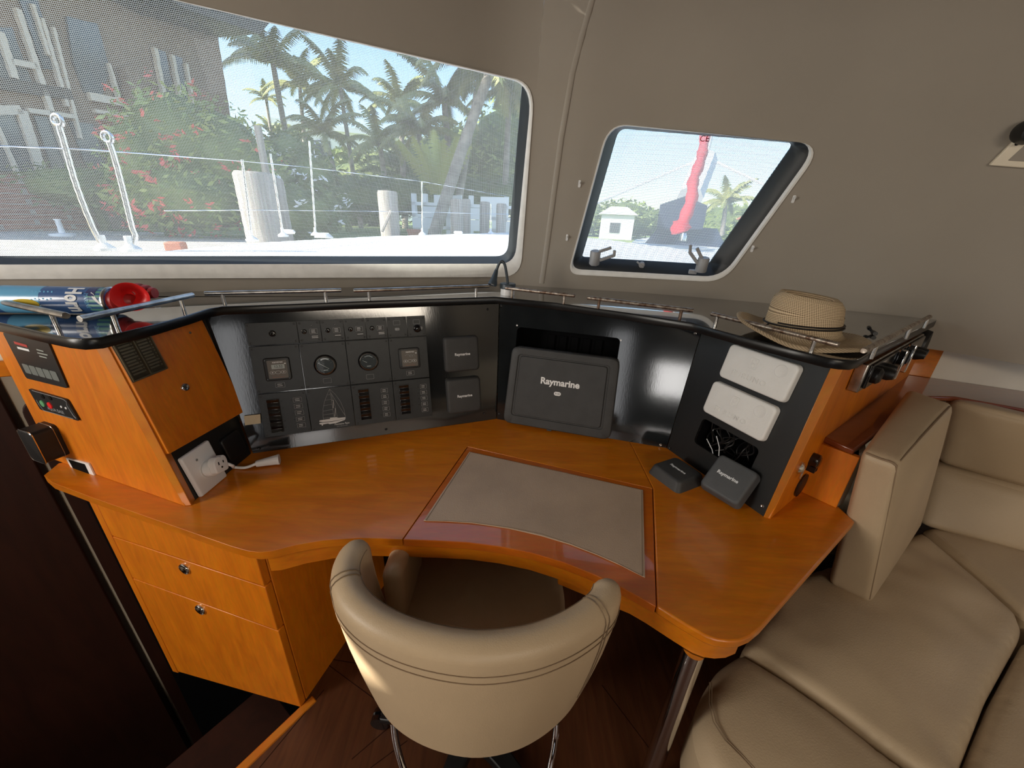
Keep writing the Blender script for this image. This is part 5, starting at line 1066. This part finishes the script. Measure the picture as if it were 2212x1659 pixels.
# fitting at the far right edge of the liner
f = walf(2192, 330); g0 = Vector(f.loc(2136, 359)); g1 = Vector(f.loc(2212, 285))
t = thing('wall_lamp', f.p(0, 0, 0), 'cream wall lamp plate with dark knob at the right edge of the liner', 'wall lamp')
pts = [f.loc(*p, .012) for p in ((2136, 358), (2196, 300), (2290, 210), (2420, 290), (2300, 368))]; m = MB(); m.plate(f, pts, .001, .014); m.build('mounting_plate', M['cream'], t, bevel=.003)
pts = [f.loc(*p, .014) for p in ((2176, 347), (2240, 290), (2350, 300), (2290, 352))]; m = MB(); m.plate(f, pts, .0135, .0165); m.build('raised_panel', M['liner'], t, bevel=.002)
m = MB(); m.lathe(f.at(*f.loc(2197, 311, .014), .014), [(.0045, 0), (.004, .001), (.0003, .001)], 10, sx=1.0); m.build('plate_screw', M['black'], t)
m = MB(); q = f.at(*f.loc(2222, 285, .03), .014); m.lathe(q, [(.028, 0), (.03, .02), (.022, .045), (.001, .05)], 20); m.build('dark_knob', M['black'], t)
# ================================================================== OUTSIDE
def extp(x, y, D):                                   # point on a sight line at plan distance D
    r = Vector(ray(x, y)); return Vector(CO)+r*(D/math.hypot(r.x, r.y))
def lvl(x, y, z): return onz(x, y, z)
X = {}
X['deck'] = mat('white_gelcoat_deck', (.86, .87, .88, 1), .5)
X['planks'] = wood('sun_bleached_dock_boards', (.80, .76, .70, 1), (.50, .45, .40, 1), (1.2, 9, 1), (0, 0, R(-18)), rough=.8, coat=0)
X['lawn'] = mat('lawn_green', (.20, .30, .07, 1), .9, var=.5, vscale=3, col2=(.42, .48, .18, 1))
X['leaf'] = mat('glossy_leaf_green', (.17, .24, .05, 1), .5, var=.6, vscale=5, col2=(.36, .42, .12, 1))
X['leafd'] = mat('dark_foliage', (.08, .12, .03, 1), .6, var=.6, vscale=3, col2=(.20, .24, .07, 1))
X['palm'] = mat('palm_frond_green', (.24, .27, .08, 1), .45, var=.5, vscale=4, col2=(.46, .44, .16, 1))
X['palmy'] = mat('yellow_palm_frond', (.42, .44, .10, 1), .45)
X['trunk'] = mat('grey_palm_trunk', (.42, .36, .30, 1), .85, var=.5, vscale=9, bump=.5, bscale=20)
X['flower'] = mat('coral_blossom', (.75, .13, .10, 1), .6); X['flowerw'] = mat('white_blossom', (.85, .85, .88, 1), .6)
X['pile'] = wood('weathered_grey_piling', (.58, .53, .48, 1), (.30, .26, .22, 1), (22, 22, 1), rough=.9, coat=0)
X['stucco'] = mat('brown_stucco', (.25, .155, .095, 1), .9, var=.15, vscale=3); X['houseglass'] = mat('house_window_glass', (.085, .088, .095, 1), .15)
X['houselight'] = mat('pale_house_trim', (.80, .66, .52, 1), .6); X['housewhite'] = mat('white_render', (.85, .85, .86, 1), .7); X['roofd'] = mat('dark_soffit_boards', (.075, .055, .042, 1), .8)
X['terra'] = mat('terracotta', (.50, .17, .10, 1), .7); X['water'] = mat('canal_water', (.05, .10, .17, 1), .08, var=.3, vscale=2, bump=.6, bscale=4)
X['redsail'] = mat('red_sail_cover', (.62, .02, .04, 1), .7, var=.4, vscale=6); X['navycl'] = mat('navy_canvas', (.02, .03, .07, 1), .7); X['wire'] = mat('stainless_wire', (.75, .75, .76, 1), .25, metal=1)
def brickmat():
    m = mat('orange_red_brick', (.3, .08, .04, 1), .8); N = m.node_tree.nodes; L = m.node_tree.links; b = N.new('ShaderNodeTexBrick'); tc = N.new('ShaderNodeTexCoord'); mp = N.new('ShaderNodeMapping'); mp.inputs['Rotation'].default_value = (R(90), 0, 0); mp.inputs['Scale'].default_value = (3, 3, 3)
    b.inputs['Color1'].default_value = (.26, .075, .045, 1); b.inputs['Color2'].default_value = (.36, .11, .06, 1); b.inputs['Mortar'].default_value = (.32, .27, .24, 1); b.inputs['Scale'].default_value = 1.6
    L.new(tc.outputs['Object'], mp.inputs[0]); L.new(mp.outputs[0], b.inputs[0]); L.new(b.outputs[0], N['Principled BSDF'].inputs['Base Color']); return m
X['brick'] = brickmat()
ZG = 1.12; ZDK = 1.28
m = MB(); m.prism([Vector((x, y, -1.0)) for x, y in ((-60, 3), (-60, 90), (90, 90), (90, 3))], (0, 0, -.05)); o = m.build('canal_water', X['water']); o['kind'] = 'stuff'; tag(o, 'blue canal water beyond the boats', 'water')
m = MB(); m.prism([Vector((x, y, ZG-.03)) for x, y in ((-30, -6), (-30, 40), (1.2, 40), (1.2, 8), (-.5, 5.2), (-9, 1))], (0, 0, -.6)); struct(m, 'lawn', X['lawn'])
m = MB(); d0, d1, d2, d3 = lvl(-500, 470, ZG), lvl(430, 447, ZG), lvl(700, 500, ZG), lvl(-700, 580, ZG)
m.prism([extp(-500, 446, 7.5), extp(60, 446, 7.3), extp(330, 446, 7.0), extp(600, 470, 4.5), lvl(700, 507, ZG), lvl(200, 558, ZG), lvl(-600, 580, ZG)][0:0] or [Vector((p.x, p.y, ZG)) for p in (extp(-600, 446, 8), extp(60, 446, 7.6), extp(340, 446, 7.0), extp(560, 470, 5.4), extp(760, 500, 4.2), extp(900, 500, 3.9), extp(420, 540, 2.5), extp(0, 555, 2.6), extp(-700, 555, 3.2))], (0, 0, -.25)); struct(m, 'dock', X['planks'])
# boat deck outside the windows
ob = [Vector((x, y+.045)) for x, y in hp[1:]]; oo = [lvl(-300, 570, ZDK), lvl(250, 552, ZDK), lvl(560, 524, ZDK), lvl(800, 511, ZDK), lvl(1100, 502, ZDK), lvl(1300, 516, ZDK), lvl(1450, 536, ZDK), lvl(1560, 545, ZDK), lvl(1800, 565, ZDK)]
m = MB(); m.prism([Vector((p.x, p.y, ZDK)) for p in ob]+list(reversed(oo)), (0, 0, -.1)); dk_ = m.build('side_deck', X['deck']); tag(dk_, 'bright white boat deck just outside the cabin windows', 'deck')
# ---- house on the left
h0, h1 = extp(-260, 440, 7.6), extp(505, 440, 9.6); hu = (h1-h0); hu.z = 0; hu.normalize(); HF = F((h0.x, h0.y, ZG-.05), hu, (0, 0, 1), (hu.y, -hu.x, 0))
HS = thing('house', HF.p(3, 0), 'brown waterfront house with tall windows behind the dock', 'house')
def hpoly(pts, c0, c1, mt, name, par=None, label=None): m = MB(); m.plate(HF, [HF.loc(*p) for p in pts], c0, c1); return m.build(name, mt, par or HS, label=label)
cR = [HF.loc(470, 74), HF.loc(500, 265), HF.loc(508, 447)]
xr = sum(c[0] for c in cR)/3; m = MB(); m.plate(HF, [(-2, 0), (cR[2][0], 0), (cR[1][0], cR[1][1]), (cR[0][0], cR[0][1]), (cR[0][0], 5.6), (-2, 5.6)], -2.5, 0); m.build('facade', X['stucco'], HS)
e0 = HF.loc(466, 80); m = MB(); m.plate(HF, [(-2, e0[1]+.1), (e0[0]-1.2, e0[1]-.55+.4), (e0[0]+.02, e0[1]+.0), (e0[0]+.35, e0[1]+.3), (e0[0]+.35, 5.8), (-2, 5.8)], .02, .9); m.build('eaves', X['roofd'], HS)
for pts in ([(138, 36), (205, 52), (232, 150), (214, 212), (178, 200), (152, 130)], [(-60, 60), (20, 60), (62, 178), (-40, 160)], [(36, 0), (75, 0), (118, 150), (88, 150)], [(330, 105), (352, 112), (378, 232), (356, 236)], [(365, 118), (388, 125), (404, 240), (388, 238)], [(-80, 245), (32, 245), (78, 372), (-60, 368)], [(68, 250), (100, 252), (140, 375), (112, 378)], [(215, 290), (264, 292), (290, 396), (240, 390)], [(145, 262), (196, 268), (232, 385), (190, 382)]):
    hpoly(pts, .01, .05, X['houseglass'], 'window_panel')
def hline(pts, w, mt, name, c=.1):
    P = [Vector(HF.loc(*p)) for p in pts]; m = MB()
    for a, b in zip(P, P[1:]): bar(m, HF, tuple(a), tuple(b), w, .03, c)
    return m.build(name, mt, HS)
for pts, w in (([(28, 20), (148, 380)], .05), ([(-30, 238), (36, 238), (82, 378)], .09), ([(80, 40), (136, 230)], .035), ([(326, 104), (352, 236)], .05), ([(364, 120), (386, 236)], .045), ([(394, 138), (412, 238)], .035), ([(226, 138), (248, 212)], .03), ([(-20, 262), (30, 378)], .03), ([(60, 10), (95, 120)], .03), ([(105, 60), (165, 300)], .03)): hline(pts, w, X['houselight'], 'frame_strip')
for pts, w in (([(184, 208), (258, 222)], .09), ([(196, 240), (292, 252)], .04), ([(14, 134), (70, 144)], .06), ([(50, 238), (150, 252)], .05), ([(-10, 70), (22, 170)], .06)): hline(pts, w, X['houselight'], 'sill')
hline([(-60, 172), (145, 205)], .12, X['roofd'], 'floor_band')
hline([(262, 150), (292, 300)], .16, X['stucco'], 'pilaster', .2)
hpoly([(210, 252), (290, 260), (298, 290), (222, 280)], .02, .25, X['brick'], 'brick_lintel'); hpoly([(266, 294), (284, 296), (310, 402), (296, 404)], .02, .3, X['houselight'], 'door_post'); hpoly([(284, 292), (294, 294), (318, 402), (310, 402)], .02, .28, X['brick'], 'door_jamb')
bw0, bw1 = extp(-200, 440, 6.8), extp(150, 443, 7.4); u = (bw1-bw0); u.z = 0; u.normalize(); BF = F((bw0.x, bw0.y, ZG-.04), u, (0, 0, 1), (u.y, -u.x, 0))
m = MB(); t_ = BF.loc(140, 385); t0_ = BF.loc(0, 376); m.plate(BF, [(-1, 0), (t_[0]+.1, 0), (t_[0], t_[1]), (t0_[0], t0_[1]), (-1, t0_[1])], -.2, 0); tag(m.build('brick_wall', X['brick']), 'low dark red brick garden wall in front of the house', 'wall')
# ---- foliage helpers
def leaves(m, c, rx, ry, rz, n, size, rnd, shell=.55):
    for _ in range(n):
        v = Vector((rnd.gauss(0, 1), rnd.gauss(0, 1), rnd.gauss(0, 1))).normalized()*(shell+(1-shell)*rnd.random()); wob = 1+.16*noise.noise(v*3+c)
        p = c+Vector((v.x*rx, v.y*ry, v.z*rz))*wob; a = Vector((rnd.uniform(-1, 1), rnd.uniform(-1, 1), rnd.uniform(-.7, .7))).normalized(); b = a.cross(Vector((rnd.uniform(-1, 1), rnd.uniform(-1, 1), rnd.uniform(-1, 1)))).normalized(); s = size*rnd.uniform(.6, 1.3)
        m.add([p-a*s, p+b*s*.35+a*s*.1, p+a*s, p-b*s*.35+a*s*.1], [(0, 1, 2, 3)])
def bush(name, blobs, n, size, mt, label, cat, flow=None, fm='flower', seed=1, grp=None, nf=60):
    rnd = random.Random(seed); c0 = blobs[0][0]; t = thing(name, Vector((c0.x, c0.y, ZG-.03)), label, cat, grp); m = MB(); core = MB(); f = MB()
    for c, rx, rz in blobs:
        leaves(m, c, rx, rx, rz, n, size, rnd)
        q = F(c, (1, 0, 0), (0, 1, 0), (0, 0, 1)); core.lathe(q, [(rx*.8*math.cos(R(a)), rz*.8*math.sin(R(a))) for a in (-85, -50, -20, 15, 50, 85)], 12)
        if flow:
            for _ in range(nf):
                v = Vector((rnd.gauss(0, 1), rnd.gauss(0, 1)-.8, rnd.gauss(0, 1))).normalized(); p = c+Vector((v.x*rx, v.y*rx, v.z*rz))*1.05
                for _k in range(5): leaves(f, p, .05, .05, .04, 1, flow, rnd)
    m.build('foliage', mt, t, ang=10); core.tube([Vector((c0.x, c0.y, (.2 if 'shore' in name else ZG)-.05)), c0], .06, 6); core.build('branches', X['leafd'], t)
    if flow: f.build('blossom', X[fm], t, ang=10)
    return t
E_ = extp
bush('flowering_bush', [(E_(330, 370, 6.2), .42, .62), (E_(400, 330, 6.3), .62, .70), (E_(480, 350, 6.3), .62, .65), (E_(420, 430, 6.0), .66, .40), (E_(560, 400, 6.2), .5, .55), (E_(340, 440, 6.0), .4, .3)], 1500, .045, X['leaf'], 'large bush with coral red blossom in front of the house', 'bush', .035, seed=2, nf=26)
bush('flowering_bush', [(E_(625, 370, 6.6), .50, .55), (E_(670, 400, 6.4), .42, .50), (E_(640, 455, 5.8), .50, .35), (E_(690, 450, 6.0), .35, .35)], 1300, .045, X['leafd'], 'darker bush with white blossom behind the piling', 'bush', .035, 'flowerw', seed=4, nf=20)
bush('low_hedge', [(E_(200, 408, 7.4), .75, .28), (E_(265, 408, 7.2), .55, .26)], 1200, .04, X['leafd'], 'dark clipped hedge along the foot of the house', 'hedge', seed=5)
bush('hedge', [(E_(x, 425, 9.0), .9, .45) for x in (745, 830, 915, 1010, 1100)], 1000, .06, X['leafd'], 'long dark green hedge behind the lawn', 'hedge', seed=6)
for i, (x, y, D, rx, rz, mt, lb) in enumerate([(800, 415, 13, 1.5, 1.0, 'leafd', 'dense dark tree behind the palms, left of centre'), (960, 375, 13, 1.7, 1.2, 'leafd', 'dense dark tree behind the yellow-green palm'), (1085, 350, 11, 1.1, 1.4, 'leaf', 'mid green tree at the right edge of the large window'), (720, 385, 15, .8, .5, 'leaf', 'small green tree beside the white building'), (612, 345, 18, .7, .6, 'leafd', 'small distant tree left of the white building')]):
    bush('garden_tree', [(E_(x, y, D), rx, rz), (E_(x+30, y-40, D), rx*.7, rz*.7), (E_(x-40, y+20, D), rx*.7, rz*.8)], 1500, .10, X[mt], lb, 'tree', seed=20+i)
# ---- palms
def palm(px, py, D, base_px, base_py, R_, nf, label, seed, mt='palm', tr=.09, droop=.75, up=False, trunkD=None):
    rnd = random.Random(seed); c = E_(px, py, D); b = E_(base_px, base_py, trunkD or D); b.z = ZG-.05 if not up else b.z
    t = thing('palm_tree', Vector((b.x, b.y, ZG-.03)), label, 'palm'); m = MB()
    if not up:
        mid = b.lerp(c, .5)+Vector((.0, 0, .12*(c-b).length*.2)); P = smooth([b, mid, c], 6); m.tube(P, [tr*(1.25-.45*i/(len(P)-1)) for i in range(len(P))], 10); m.build('trunk', X['trunk'], t)
    m = MB()
    for k in range(nf):
        az = 2*math.pi*(k+rnd.random()*.6)/nf; el = R(rnd.uniform(8, 75)) if not up else R(rnd.uniform(52, 82)); L_ = R_*rnd.uniform(.8, 1.1); pos = c.copy(); d = Vector((math.cos(az)*math.cos(el), math.sin(az)*math.cos(el), math.sin(el))); pts = [pos.copy()]; NS = 12
        for i in range(NS): pos = pos+d*(L_/NS); d = (d+Vector((0, 0, -droop*2.2/NS))).normalized(); pts.append(pos.copy())
        m.tube(pts, [.012*(1-.8*i/NS)*R_ for i in range(NS+1)], 4)
        for i in range(2, NS+1):
            tg = (pts[i]-pts[i-1]).normalized(); sd_ = tg.cross(Vector((0, 0, 1)));
            sd_ = sd_.normalized() if sd_.length > .01 else Vector((1, 0, 0)); ll = R_*.20*math.sin(math.pi*min(1, (i+1)/(NS+2)))**.6
            for s_ in (-1, 1):
                for q_ in (0, .33, .66):
                    o = pts[i-1].lerp(pts[i], q_); tip = o+(sd_*s_*.75+tg*.55+Vector((0, 0, -.55-rnd.random()*.25))).normalized()*ll; w = tg*.022*R_
                    m.add([o-w, o+w, tip], [(0, 1, 2)])
    m.build('fronds', X[mt], t, ang=10); return t
palm(590, 140, 11, 628, 330, 1.2, 18, 'tall palm with feathery crown beside the house roof', 1, tr=.06)
palm(648, 190, 12, 652, 345, 1.0, 14, 'slim palm just right of the tallest left palm', 2, tr=.05)
palm(575, 215, 13, 582, 300, .6, 10, 'small palm crown low against the sky left of the tall palm', 3, tr=.04)
palm(735, 190, 11, 770, 395, 1.25, 16, 'broad palm in front of the sky, left of window centre', 4, tr=.05)
palm(700, 290, 10, 745, 395, 1.0, 14, 'drooping palm low beside the white building', 5, tr=.05)
palm(865, 225, 12, 870, 400, 1.15, 15, 'upright palm at the middle of the large window', 6, tr=.07)
palm(820, 310, 10, 840, 400, 1.0, 16, 'bushy palm under the middle crowns', 7, tr=.06)
palm(960, 225, 9, 985, 400, 1.25, 16, 'wide arching palm under the window top', 8, tr=.07)
palm(905, 290, 9, 925, 400, 1.1, 18, 'shaggy palm left of the yellow-green palm', 9, tr=.06)
palm(1068, 130, 7.0, 930, 470, 1.4, 24, 'leaning coconut palm with thick pale trunk', 10, tr=.08, trunkD=6.4)
palm(1045, 120, 8.2, 975, 400, 1.4, 20, 'second leaning palm behind the thick trunk', 11, tr=.06, trunkD=7.6)
palm(1100, 210, 8.5, 1090, 400, 1.1, 18, 'palm at the right edge of the large window', 12, tr=.06)
palm(948, 425, 7.6, 948, 430, 1.0, 13, 'yellow-green fan of young palm fronds above the block wall', 13, 'palmy', droop=.22, up=True)
palm(590, 285, 14, 592, 300, .6, 12, 'tiny round palm beside the white building', 14, tr=.03)
# ---- white building
w0, w1_ = E_(606, 300, 22), E_(735, 300, 22); u = (w1_-w0); u.z = 0; u.normalize(); WF = F((w0.x, w0.y, ZG), u, (0, 0, 1), (u.y, -u.x, 0)); t = thing('white_building', WF.p(1, 0), 'low white building seen between the palms', 'building'); hgt = WF.loc(650, 276)[1]
m = MB(); m.box(WF, (0, 8.5), (0, hgt), (-4, 0)); m.build('wall', X['housewhite'], t); m = MB(); m.box(WF, (-.3, 8.8), (hgt, hgt+.2), (-4.2, .3)); m.build('roof', X['housewhite'], t)
for x in (640, 682, 700): a = WF.loc(x, 320); m = MB(); m.box(WF, (a[0]-.2, a[0]+.3), (a[1]-.5, a[1]+.3), (0, .05)); m.build('window_opening', X['houseglass'], t)
# ---- pierced block wall
s0_, s1_ = E_(892, 500, 7.0), E_(1112, 500, 6.6); u = (s1_-s0_); u.z = 0; Lw = u.length; u.normalize(); SF = F((s0_.x, s0_.y, ZG-.03), u, (0, 0, 1), (u.y, -u.x, 0)); hb = SF.loc(960, 420)[1]; m = MB(); nb = int(Lw/.17); rb = max(3, int(hb/.15))
for i in range(nb):
    for j in range(rb):
        a, b = i*Lw/nb, j*hb/rb; w, h = Lw/nb, hb/rb
        if (i*3+j*5) % 4 in (0, 1): m.box(SF, (a, a+w), (b, b+h*.95), (-.1, 0))
        else: m.box(SF, (a, a+w*.35), (b, b+h), (-.08, 0)); m.box(SF, (a, a+w), (b, b+h*.28), (-.08, 0))
tag(m.build('pierced_block_wall', X['housewhite']), 'white pierced garden screen wall behind the pilings', 'wall')
# ---- pilings
def piling(x0, y0, x1, y1, D, r, label, h=None):
    a, b = E_(x0, y0, D), E_(x1, y1, D); c = (a+b)/2; m = MB(); q = F((c.x, c.y, 0), (1, 0, 0), (0, 1, 0), (0, 0, 1)); m.lathe(q, [(r, -1.2), (r, a.z-.02), (r*.9, a.z), (r*.3, a.z+.004)], 18); return tag(m.build('dock_piling', X['pile'], bevel=.0), label, 'post', 'weathered dock pilings')
piling(548, 372, 575, 520, 4.2, .15, 'widest pale piling, left of the window centre'); piling(590, 385, 606, 520, 4.6, .10, 'brown piling right behind the widest one')
piling(834, 412, 842, 510, 4.6, .09, 'piling with a brace before the lawn'); piling(848, 414, 856, 510, 4.7, .045, 'thin post beside the braced piling')
piling(986, 430, 988, 505, 5.5, .085, 'piling at the foot of the leaning palm'); piling(1006, 430, 1008, 505, 5.8, .06, 'slimmer piling just right of the palm foot'); piling(1047, 436, 1047, 505, 6.0, .07, 'short piling before the block wall'); piling(1083, 440, 1082, 505, 5.9, .07, 'rightmost piling beside the window edge')
a, b = E_(556, 272, 5.2), E_(580, 375, 5.2); m = MB(); m.tube([Vector((a.x, a.y, -1)), Vector((a.x, a.y, a.z))], .035, 8); tag(m.build('thin_pole', X['pile']), 'tall thin brown pole rising behind the wide piling', 'pole')
m = MB(); a, b = E_(825, 500, 4.45), E_(845, 455, 4.5); m.tube([a, b], .016, 6); tag(m.build('timber_brace', X['pile']), 'slanted timber brace leaning on the braced piling', 'brace')
a = E_(893, 485, 6.4); m = MB(); q = F((a.x, a.y, ZG-.03), (1, 0, 0), (0, 1, 0), (0, 0, 1)); m.lathe(q, [(.07, 0), (.10, .14), (.11, .14), (.11, .17), (.09, .17), (.08, .12)], 18, cap1=False); tag(m.build('flower_pot', X['terra']), 'terracotta flower pot on the lawn by the block wall', 'pot')
a = E_(362, 470, 4.2); m = MB(); m.box(F((a.x, a.y, ZG), (1, .3, 0), (-.3, 1, 0), (0, 0, 1)), (-.06, .06), (-.05, .05), (0, .07)); tag(m.build('brick_block', X['terra'], bevel=.01), 'small brick planter at the edge of the dock boards', 'planter')
a = E_(110, 440, 6.2); q = F((a.x, a.y, ZG), (1, 0, 0), (0, 1, 0), (0, 0, 1)); m = MB(); m.lathe(q, [(.10, 0), (.10, .02), (.025, .03), (.02, .14), (.03, .16), (.001, .16)], 14); tag(m.build('white_bollard', X['deck']), 'small white bollard on the dock before the brick wall', 'bollard')
# ---- stanchions, gate rails, lifelines
def stanchion(pts, D, r, name, label, cat, grp=None, loop=False):
    _b = lvl(pts[-1][0], pts[-1][1]+1, ZDK); _D = math.hypot(_b.x, _b.y); P = [E_(x, y, _D) for (x, y) in pts]; t = thing(name, P[-1], label, cat, grp); m = MB(); m.tube(smooth(P), r, 10); m.build('tube', X['wire'], t)
    e = P[-1]; q = F((e.x, e.y, ZDK), (1, 0, 0), (0, 1, 0), (0, 0, 1)); m = MB(); m.lathe(q, [(.035, 0), (.035, .01), (r*1.3, .03), (r*1.3, .06)], 12); m.build('deck_socket', X['deck'], t)
    if loop: c = P[0]; m = MB(); LR = .017; d = (P[0]-P[1]).normalized(); s_ = d.cross(Vector((0, 1, 0))).normalized(); m.tube([c+d*LR+d*LR*math.cos(a)+s_*LR*math.sin(a) for a in [2*math.pi*k/16 for k in range(17)]], r*.7, 8); m.build('loop', X['wire'], t)
stanchion([(128, 272), (142, 320), (165, 400), (200, 490), (228, 540)], [2.3]*5, .010, 'gate_rail', 'left chrome gate rail with loop on top, outside the large window', 'rail', 'chrome boarding gate rails', True)
stanchion([(236, 308), (250, 350), (268, 420), (285, 490), (292, 512), (285, 542)], [2.4]*6, .010, 'gate_rail', 'right chrome gate rail with loop on top, outside the large window', 'rail', 'chrome boarding gate rails', True)
for i, (x0, y0, x1, y1, D) in enumerate([(523, 345, 545, 520, 3.0), (584, 332, 612, 510, 3.3), (668, 305, 682, 508, 3.4), (911, 392, 912, 506, 4.0), (1060, 440, 1060, 503, 4.5)]):
    stanchion([(x0, y0), (x1, y1)], [D, D], .0075, 'stanchion', ['thin stanchion in front of the widest piling', 'stanchion just right of the widest piling', 'tallest stanchion before the white blossom', 'stanchion before the block wall', 'short stanchion near the right window edge'][i], 'stanchion', 'lifeline stanchions')
_DD = []
for x0, y0, x1, y1 in ((128, 272, 228, 540), (236, 308, 285, 542), (523, 345, 545, 520), (668, 305, 682, 508), (911, 392, 912, 506), (1060, 440, 1060, 503)): _b = lvl(x1, y1+1, ZDK); _DD.append(math.hypot(_b.x, _b.y))
for pts, D, lb in (([(-100, 312), (145, 321), (250, 328), (525, 348), (668, 362), (911, 392), (1100, 425)], [_DD[0]*.97]+_DD[:5]+[_DD[5]*1.03], 'upper lifeline wire running along the deck edge'), ([(355, 455), (530, 454), (680, 455), (911, 458), (1100, 463)], [(_DD[1]+_DD[2])/2]+_DD[2:5]+[_DD[5]*1.03], 'lower lifeline wire running along the deck edge')):
    m = MB(); m.tube([E_(x, y, d) for (x, y), d in zip(pts, D)], .0026, 6); tag(m.build('lifeline', X['wire']), lb, 'wire', 'lifelines')
# deck fittings
for (x, y, lb) in ((625, 500, 'white bow chock low on the deck, left one'), (700, 508, 'coiled white line on the deck edge'), (990, 500, 'white fender on the deck edge near the palm foot')):
    a = lvl(x, y+6, ZDK); q = ZF(ZDK, (a.x, a.y)); m = MB()
    if 'coil' in lb:
        for k in range(4): m.tube([q.p((.06-.008*k)*math.cos(t_), (.06-.008*k)*math.sin(t_), .006+.008*k) for t_ in [2*math.pi*i/20 for i in range(21)]], .005, 6)
    else: m.lathe(F(q.p(-.05, 0, .018), (0, 1, 0), (0, 0, 1), (1, 0, 0)), [(.005, 0), (.016, .01), (.018, .05), (.016, .09), (.005, .1)], 12)
    tag(m.build('deck_fitting', X['housewhite']), lb, 'deck gear')
# ---- view in the small window: bow deck, furled red sail, moored boat, far shore
t = thing('furled_sail', E_(1476, 520, 3.4), 'red furled headsail on its stay beyond the small window', 'sail'); m = MB()
P = [E_(1530, 240, 3.9), E_(1522, 300, 3.8), E_(1514, 345, 3.75), E_(1498, 390, 3.7), E_(1494, 430, 3.65), E_(1478, 475, 3.6), E_(1471, 492, 3.6), E_(1472, 503, 3.6)]
m.tube(smooth(P, 5), [.034+.006*math.sin(i*1.7)+.0005*i+(.026 if 26 < i < 34 else 0) for i in range(36)], 10); m.build('sail_roll', X['redsail'], t); m = MB(); a = lvl(1474, 520, ZDK); q = ZF(ZDK, (a.x, a.y)); m.lathe(q, [(.05, 0), (.05, .05), (.03, .10)], 14); m.build('furler_drum', X['wire'], t)
t = thing('moored_sailboat', E_(1500, 470, 14), 'white sailboat with navy canvas moored beyond the red sail', 'boat')
bq = E_(1490, 470, 14); bd = Vector((bq.x, bq.y, 0)).normalized(); bs = Vector((bd.y, -bd.x, 0)); BFm = lambda a, b, z: Vector((bq.x, bq.y, 0))+bs*a+bd*b+Vector((0, 0, z))
m = MB(); m.loft([[BFm(a*w, b, z) for a, z in ((-1, 1.0), (-.85, -.2), (-.2, -1.0), (.2, -1.0), (.85, -.2), (1, 1.0))] for b, w in ((-3.5, 1.25), (0, 1.5), (3, 1.3), (6, .4), (6.8, .05))], closed=True, cap0=True, cap1=True); m.build('hull', X['deck'], t)
m = MB(); m.loft([[BFm(a*w, b, z) for a, z in ((-1, 1.0), (-.7, 1.45), (.7, 1.45), (1, 1.0))] for b, w in ((-2.2, 1.0), (1.5, .9), (3, .4))], closed=True, cap0=True, cap1=True); m.build('cabin_top', X['navycl'], t)
m = MB(); m.loft([[BFm(a*w-.2, b, z) for a, z in ((-1, 1.4), (-1, 1.95), (0, 2.15), (1, 1.95), (1, 1.4))] for b, w in ((-2.6, .55), (-1.0, .6))], closed=True, cap0=True, cap1=True); m.build('sprayhood', X['navycl'], t)
m = MB(); m.tube([BFm(-.1, -1.0, 2.2), BFm(.1, .5, 3.3)], .35, 8); m.build('sail_cover', X['housewhite'], t); m = MB(); m.tube([BFm(.1, .5, 1.0), BFm(.1, .5, 12)], .09, 8); m.build('mast', X['deck'], t)
for s_ in (-1, 1): m = MB(); m.tube([BFm(.1, .5, 3.4), BFm(.1+s_*3.6, -1.5, 1.6)], .035, 5); m.build('stay', X['deck'], t)
for i, (x, r_, rz, mt) in enumerate(((1270, 3.6, 1.6, 'leafd'), (1345, 3.2, 2.0, 'leaf'), (1400, 2.6, 1.3, 'leafd'), (1570, 3.0, 2.0, 'leaf'), (1640, 3.6, 1.8, 'leafd'), (1710, 3.8, 1.9, 'leaf'), (1215, 3.4, 1.6, 'leaf'))):
    bush('shore_tree', [(E_(x, 478+(x-1400)*.04, 42), r_, rz), (E_(x+22, 486+(x-1400)*.04, 42), r_, rz*.6)], 800, .28, X[mt], ['leftmost hazy tree on the far shore', 'pale round tree on the far shore', 'low dark tree left of the red sail', 'pale tree on the far shore right of the red sail', 'dark tree on the far shore near the window edge', 'rightmost pale tree on the far shore', 'far shore tree by the cabin corner'][i], 'tree', seed=60+i)
palm(1568, 440, 26, 1566, 480, 2.0, 18, 'spiky palm on the far shore right of the red sail', 40, tr=.12)
for i, (x0, x1, y0, D) in enumerate(((1300, 1372, 462, 36), (1600, 1680, 470, 36), (1712, 1750, 466, 36))):
    a, b = E_(x0, y0, D), E_(x1, y0, D); u = (b-a); u.z = 0; Lh = u.length; u.normalize(); q = F((a.x, a.y, .2), u, (0, 0, 1), (u.y, -u.x, 0)); t = thing('shore_house', q.p(1, 0), ['white house on the far shore, left of the red sail', 'white house on the far shore, right of the palm', 'white house at the right end of the far shore'][i], 'house'); hh_ = 1.9
    m = MB(); m.box(q, (0, Lh), (0, hh_), (-3, 0)); m.build('wall', X['housewhite'], t); m = MB(); m.plate(q, [(-.3, hh_), (Lh+.3, hh_), (Lh*.75, hh_+.6), (Lh*.25, hh_+.6)], -3, .3); m.build('roof', X['terra'] if i == 1 else X['housewhite'], t)
    m = MB(); m.box(q, (Lh*.3, Lh*.6), (.5, 1.3), (0, .05)); m.build('window_opening', X['houseglass'], t)
m = MB(); m.prism([Vector((p.x, p.y, .2)) for p in (E_(1180, 480, 34), E_(1800, 480, 34), E_(1800, 480, 60), E_(1180, 480, 60))], (0, 0, -1.3)); struct(m, 'shore', X['lawn'])
